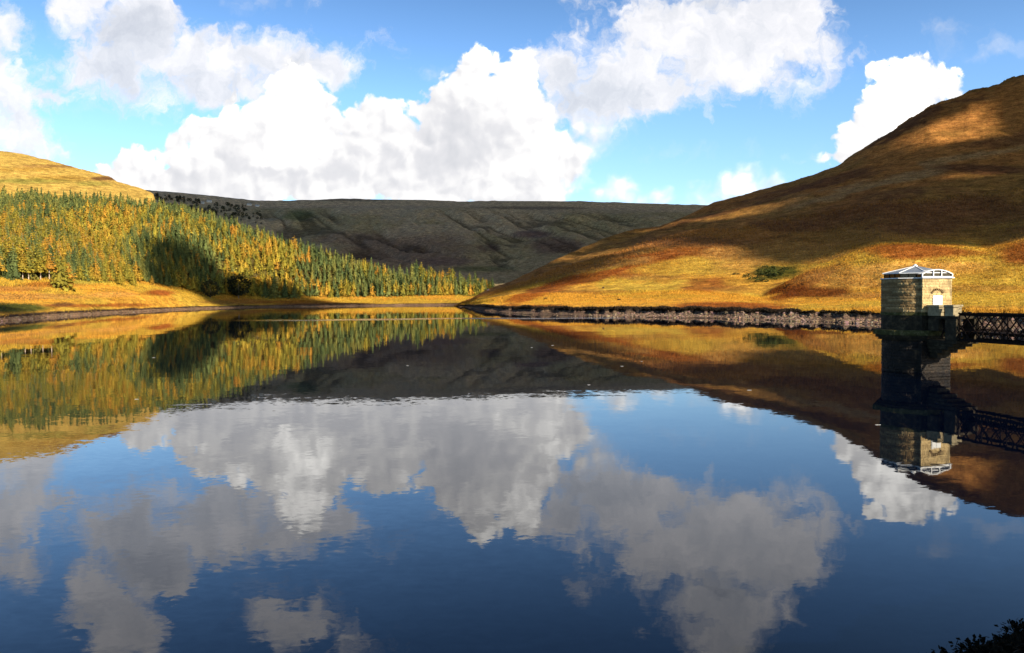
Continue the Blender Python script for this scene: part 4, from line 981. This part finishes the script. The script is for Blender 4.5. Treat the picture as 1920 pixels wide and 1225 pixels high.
# landing with piers
land = empty('bridge_landing', (TC[0], TC[1], 0), TROT); tag(land, 'stone landing with gate piers between the valve tower door and the lattice footbridge', 'landing')
m = MB(); m.box(BAYX+.25, 9.1, -1.55, 1.55, 7.0, 7.32, bev=.03); m.build('slab', M_SANDD, land)
def pier(x0, x1, y0, y1, z0, z1, cap=True):
    m = MB(); m.box(x0, x1, y0, y1, z0, z1, bev=.03); p = m.build('pier', M_PALE, land)
    if cap: m = MB(); m.box(x0-.12, x1+.12, y0-.12, y1+.12, z1+.003, z1+.28, bev=.04); m.build('pier_cap', M_PALE, p)
    return p
for sy in (-1, 1):
    a, b = (-1.72, -.95) if sy < 0 else (.95, 1.72)
    pier(4.25, 6.2, a, b, 7.33, 8.42)
    if sy < 0: pier(7.15, 8.5, a, b, 7.33, 8.42)
    m = MB(); m.box(4.3, 6.1, a+.02, b-.02, 5.43, 6.997, bev=.03); m.build('support', M_SANDD, land)
    m = MB(); m.box(7.2, 9.0, a-.02, b+.02, 4.3, 6.997, bev=.03); m.build('support', M_SANDD, land)
    m = MB(); m.bar((6.15, (a+b)/2, 7.0), (7.15, (a+b)/2, 4.6), .1, .14); m.bar((6.2, (a+b)/2, 4.7), (7.2, (a+b)/2, 6.9), .1, .14); m.bar((6.2, (a+b)/2, 8.2), (7.2, (a+b)/2, 8.2), .06, .06); m.bar((6.2, (a+b)/2, 7.8), (7.2, (a+b)/2, 7.8), .06, .06); m.build('brace', M_IRON, land)
m = MB(); m.box(3.95, 8.95, -1.65, 1.65, 3.9, 4.297, bev=.04); m.box(3.85, 8.2, -1.5, 1.5, 3.5, 3.897, bev=.04); m.box(3.8, 7.3, -1.35, 1.35, 3.1, 3.497, bev=.04); m.box(3.7, 6.2, -1.2, 1.2, 2.6, 3.097, bev=.04); m.box(3.7, 5.2, -1.0, 1.0, 1.9, 2.597, bev=.04)
m.build('corbel', M_SANDD, land)
# lattice footbridge
X0, X1, ZB, ZT = 9.05, 58.0, 4.35, 7.72
bridge = empty('lattice_footbridge', (TC[0], TC[1], 0), TROT); tag(bridge, 'black iron lattice girder footbridge running from the valve tower to the right edge', 'footbridge')
for sy in (-1, 1):
    y_ = sy*1.35
    m = MB(); m.box(X0, X1, y_-.16, y_+.16, ZT-.10, ZT+.06); m.box(X0, X1, y_-.04, y_+.04, ZT-.30, ZT-.101); g = m.build('top_chord', M_IRON, bridge)
    m = MB(); m.box(X0, X1, y_-.16, y_+.16, ZB-.06, ZB+.10); m.box(X0, X1, y_-.04, y_+.04, ZB+.101, ZB+.30); m.build('bottom_chord', M_IRON, bridge)
    m = MB(); run = 2.75; gap = 1.75; n = 0; xx = X0-run
    while xx < X1:
        for (xa, xb, off) in ((xx, xx+run, .045), (xx+run, xx, -.045)):
            za, zb = ZB+.1, ZT-.1
            lo, hi = min(xa, xb), max(xa, xb)
            t0 = max(0, (X0-lo)/(hi-lo)); t1 = min(1, (X1-lo)/(hi-lo))
            if xa > xb: pa = (hi+(lo-hi)*(1-t1), za+(zb-za)*(1-t1)); pb = (hi+(lo-hi)*(1-t0), za+(zb-za)*(1-t0))
            else: pa = (lo+(hi-lo)*t0, za+(zb-za)*t0); pb = (lo+(hi-lo)*t1, za+(zb-za)*t1)
            m.bar((pa[0], y_+off, pa[1]), (pb[0], y_+off, pb[1]), .05, .17 if sy < 0 else .09)
        xx += gap; n += 1
    m.build('lattice', M_IRON, bridge)
    m = MB(); xx = X0+.1
    while xx < X1: m.bar((xx, y_+.02*sy, ZB), (xx, y_+.02*sy, ZT), .1, .12); xx += 3.5
    m.build('stiffener', M_IRON, bridge)
    m = MB(); m.bar((X0, y_-.12*sy, 5.72), (X1, y_-.12*sy, 5.72), .08, .10); m.build('rail', M_IRON, bridge)
m = MB(); m.box(X0, X1, -1.15, 1.15, 5.35, 5.5); m.build('deck', M_IRON, bridge)
m = MB(); xx = X0+.5
while xx < X1: m.bar((xx, -1.3, 5.25), (xx, 1.3, 5.25), .14, .18); xx += run/2
m.build('cross_beam', M_IRON, bridge)

# ============================ dam bank under the viewpoint
A0 = np.array([13.8, 22.3]); dd = np.array([.876, .482]); dn = np.array([-.482, .876])
ss_ = np.arange(-70, 70, .35); qq = np.concatenate([[3.0, 1.2], np.arange(.6, -13.1, -.35), [-14, -16, -20, -26, -40]])
GS, GQ = np.meshgrid(ss_, qq)
zz = np.interp(-GQ, [-3, 0, 12.7, 13.6, 20, 26, 40], [-2.2, 0, 8.5, 8.7, 8.7, 5, -5])
zz = zz+(fbm(GS/1.1, GQ/1.1, 600, 4)-.5)*.9*(np.abs(GQ+6) < 7)
q2 = GQ+(fbm(GS/2.4, GQ/2.4, 610, 4)-.5)*1.8
Vd = np.stack([A0[0]+GS*dd[0]+q2*dn[0], A0[1]+GS*dd[1]+q2*dn[1], zz], -1).reshape(-1, 3)
M_BANK = new_mat('dark dam pitching', rough=.9, spec=.1, build=lambda T: {'Base Color': T.ramp(T.noise(T.pos(), 1.5, 5, .7), [(.3, (.004, .0035, .003)), (.7, (.012, .010, .007))]), 'Normal': T.bump(T.noise(T.pos(), 3, 5, .7), .8, .3)})  # the slope's shade is put into this near-black colour
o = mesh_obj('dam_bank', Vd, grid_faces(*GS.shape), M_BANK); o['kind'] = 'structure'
rg2 = np.random.default_rng(91)
n = 2200; s_ = rg2.uniform(-12, 45, n); q_ = -np.abs(rg2.normal(0, 2.4, n))+.5
P = np.stack([A0[0]+s_*dd[0]+q_*dn[0], A0[1]+s_*dd[1]+q_*dn[1], np.interp(-q_, [-3, 0, 12.7], [-2.2, 0, 8.5])], 1)
V, Fc, C = rocks(P, np.clip(rg2.lognormal(-1.5, .5, n), .08, .6), 12, .7)
o = mesh_obj('dam_stones', V, Fc, M_STONE, colors=C*.05); tag(o, 'near black shaded stones of the bank in the bottom right corner', 'stones', kind='stuff')  # stone colours cut down to stand for the bank's shade
Vs, Fs = [], []; nv = 0
HB = [broad(480+i, 90, .55, .35, -.1, .10) for i in range(3)]
for k in range(500):
    s1 = rg2.uniform(-6, 30); q1 = -abs(rg2.normal(0, 2.2))+.35; p = np.array([A0[0]+s1*dd[0]+q1*dn[0], A0[1]+s1*dd[1]+q1*dn[1], np.interp(-q1, [-3, 0, 12.7], [-2.2, 0, 8.5])])
    V, Fc = HB[k % 3]; s = rg2.uniform(.6, 1.6); Vs.append(V*s+p); Fs.append(Fc+nv); nv += len(V)
M_WEED = new_mat('dark weeds', color=(.012, .012, .008), rough=.9, spec=.05)  # weed colour carries the shade of the bank
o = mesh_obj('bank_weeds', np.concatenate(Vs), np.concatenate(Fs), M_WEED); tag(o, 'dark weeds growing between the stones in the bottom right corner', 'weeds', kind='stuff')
# floating foam flecks
M_FOAM = new_mat('foam', color=(.33, .33, .32), rough=.7)
FO = [(1405, 732, .55, 'largest foam fleck, on the dark hill reflection left of the tower'), (1646, 797, .5, 'foam fleck just left of the tower reflection'), (1166, 687, .5, 'foam fleck in the dark reflection, upper right of two near mid water'), (1104, 722, .4, 'foam fleck by the edge between dark hill and cloud reflection'),
      (1036, 648, .6, 'right one of a close pair of foam flecks near the far bank'), (997, 652, .4, 'left one of a close pair of foam flecks near the far bank'), (288, 671, .6, 'foam fleck on the dark patch of the forest reflection'), (256, 749, .5, 'foam fleck on the yellow forest reflection at the left'),
      (764, 686, .35, 'small foam fleck alone on the dark far hill reflection'), (1203, 678, .35, 'small foam fleck below the spur reflection, right of centre')]
for i, (px, py, s, lab) in enumerate(FO):
    s *= .28
    Y = float(waterY(px, py)); x = float(ray(px, py)[0]*Y); n = 18
    m = MB(); rad = [s*(1+.35*math.sin(j*1.7+i)+.25*math.sin(j*3.1)) for j in range(n)]
    top = [(r*1.4*math.cos(j*6.283/n), r*.5*math.sin(j*6.283/n)) for j, r in enumerate(rad)]
    V = [(a*1.0, b*1.0, .0) for a, b in top]+[(a*.75, b*.75, .03) for a, b in top]
    m.add(V, [(j, (j+1) % n, n+(j+1) % n, n+j) for j in range(n)]+[tuple(range(n, 2*n))])
    o = m.build('foam_patch', M_FOAM); o.location = (x, Y, .004); tag(o, lab, 'foam', 'foam flecks on the water')

# ============================ unseen clouds added and outlined to shade the hills (high over the dam, outside the view)
M_SHADE_CLOUD = new_mat('cloud', color=(.85, .86, .88), rough=1, spec=0)
def inpoly(x, y, poly):
    r = np.zeros(x.shape, bool); n = len(poly)
    for i in range(n):
        x0, y0 = poly[i]; x1, y1 = poly[(i+1) % n]
        c = ((y0 > y) != (y1 > y)) & (x < (x1-x0)*(y-y0)/(y1-y0+1e-9)+x0); r ^= c
    return r
def cloud(poly, H, cell, thick, rough, seed, hole=None):
    t = H/SUN[2]; sh = SUN[:2]*t; P = np.array(poly, float)
    xs = np.arange(P[:, 0].min()-cell*4, P[:, 0].max()+cell*4, cell); ys = np.arange(P[:, 1].min()-cell*4, P[:, 1].max()+cell*4, cell)
    X, Y = np.meshgrid(xs, ys)
    wx_ = (fbm(X/rough/3, Y/rough/3, seed, 4)-.5)*rough*2; wy_ = (fbm(X/rough/3+9, Y/rough/3, seed+1, 4)-.5)*rough*2
    M = inpoly(X+wx_, Y+wy_, poly)
    if hole: M &= ~inpoly(X+wx_*.5, Y+wy_*.5, hole)
    if hole: M &= ~((fbm(X/75, Y/75, seed+9, 4) > .612) & (X > -30) & (Y < 1500))
    M = M.astype(float); D = M.copy()
    for _ in range(10):
        q = np.pad(D, 1); D = M*(q[1:-1, 1:-1]*2+q[:-2, 1:-1]+q[2:, 1:-1]+q[1:-1, :-2]+q[1:-1, 2:])/6
    th = D*(.6+.8*fbm(X/rough, Y/rough, seed+3, 4))
    top = np.stack([X+sh[0], Y+sh[1], H+th*thick], -1).reshape(-1, 3); bot = np.stack([X+sh[0], Y+sh[1], H-th*thick*.15], -1).reshape(-1, 3)
    q = grid_faces(*X.shape); k = (M.ravel()[q].sum(1) > 0); q = q[k]
    V = np.concatenate([top, bot]); Fc = np.concatenate([q, q[:, ::-1]+len(top)])
    used = np.unique(Fc); re = np.zeros(len(V), int); re[used] = np.arange(len(used))
    o = mesh_obj('cloud', V[used], re[Fc], M_SHADE_CLOUD, smooth=True); o['kind'] = 'structure'
    return o
def plane(P, up=0.0):
    P = np.asarray(P, float); z = P[2]+up; return (P[0]-SUN[0]/SUN[2]*z, P[1]-SUN[1]/SUN[2]*z)
edge = [plane(right_surface(px, py)) for px, py in [(885, 565), (925, 556), (985, 544), (1060, 520), (1150, 488), (1250, 468), (1330, 452), (1400, 458), (1450, 478), (1495, 496), (1545, 486), (1600, 466), (1700, 456), (1800, 456), (1915, 448)]]
hole = [plane(right_surface(px, py)) for px, py in [(1650, 285), (1740, 232), (1830, 192), (1915, 178), (1915, 225), (1850, 252), (1780, 272), (1690, 296)]]
cloud(edge[::1]+[(900, 700), (1500, 900), (2600, 1500), (2600, 5200), (-2600, 5200), (-2500, 3100), (-1500, 2350), (-1000, 2150), (-560, 1950), (-330, 1690), (-110, 1560), (-25, 1400), (-40, 1200), (-52, 1050), (-56, 900)], 1500, 16, 70, 34, 700, hole)
gpts = [(286, 474), (325, 476), (358, 488), (392, 500), (410, 520), (418, 545), (438, 556), (470, 556), (500, 557), (565, 558), (600, 565), (690, 570), (700, 574), (400, 578), (385, 560), (350, 546), (300, 537), (278, 531)]
cloud([plane(left_surface(px, py), 12 if i < 6 else (19 if i < 10 else 2)) for i, (px, py) in enumerate(gpts)], 1400, 8, 30, 9, 720)
cloud([(-300, 330), (-430, 330), (-430, 480), (-310, 500), (-270, 460)], 1400, 10, 30, 16, 740)
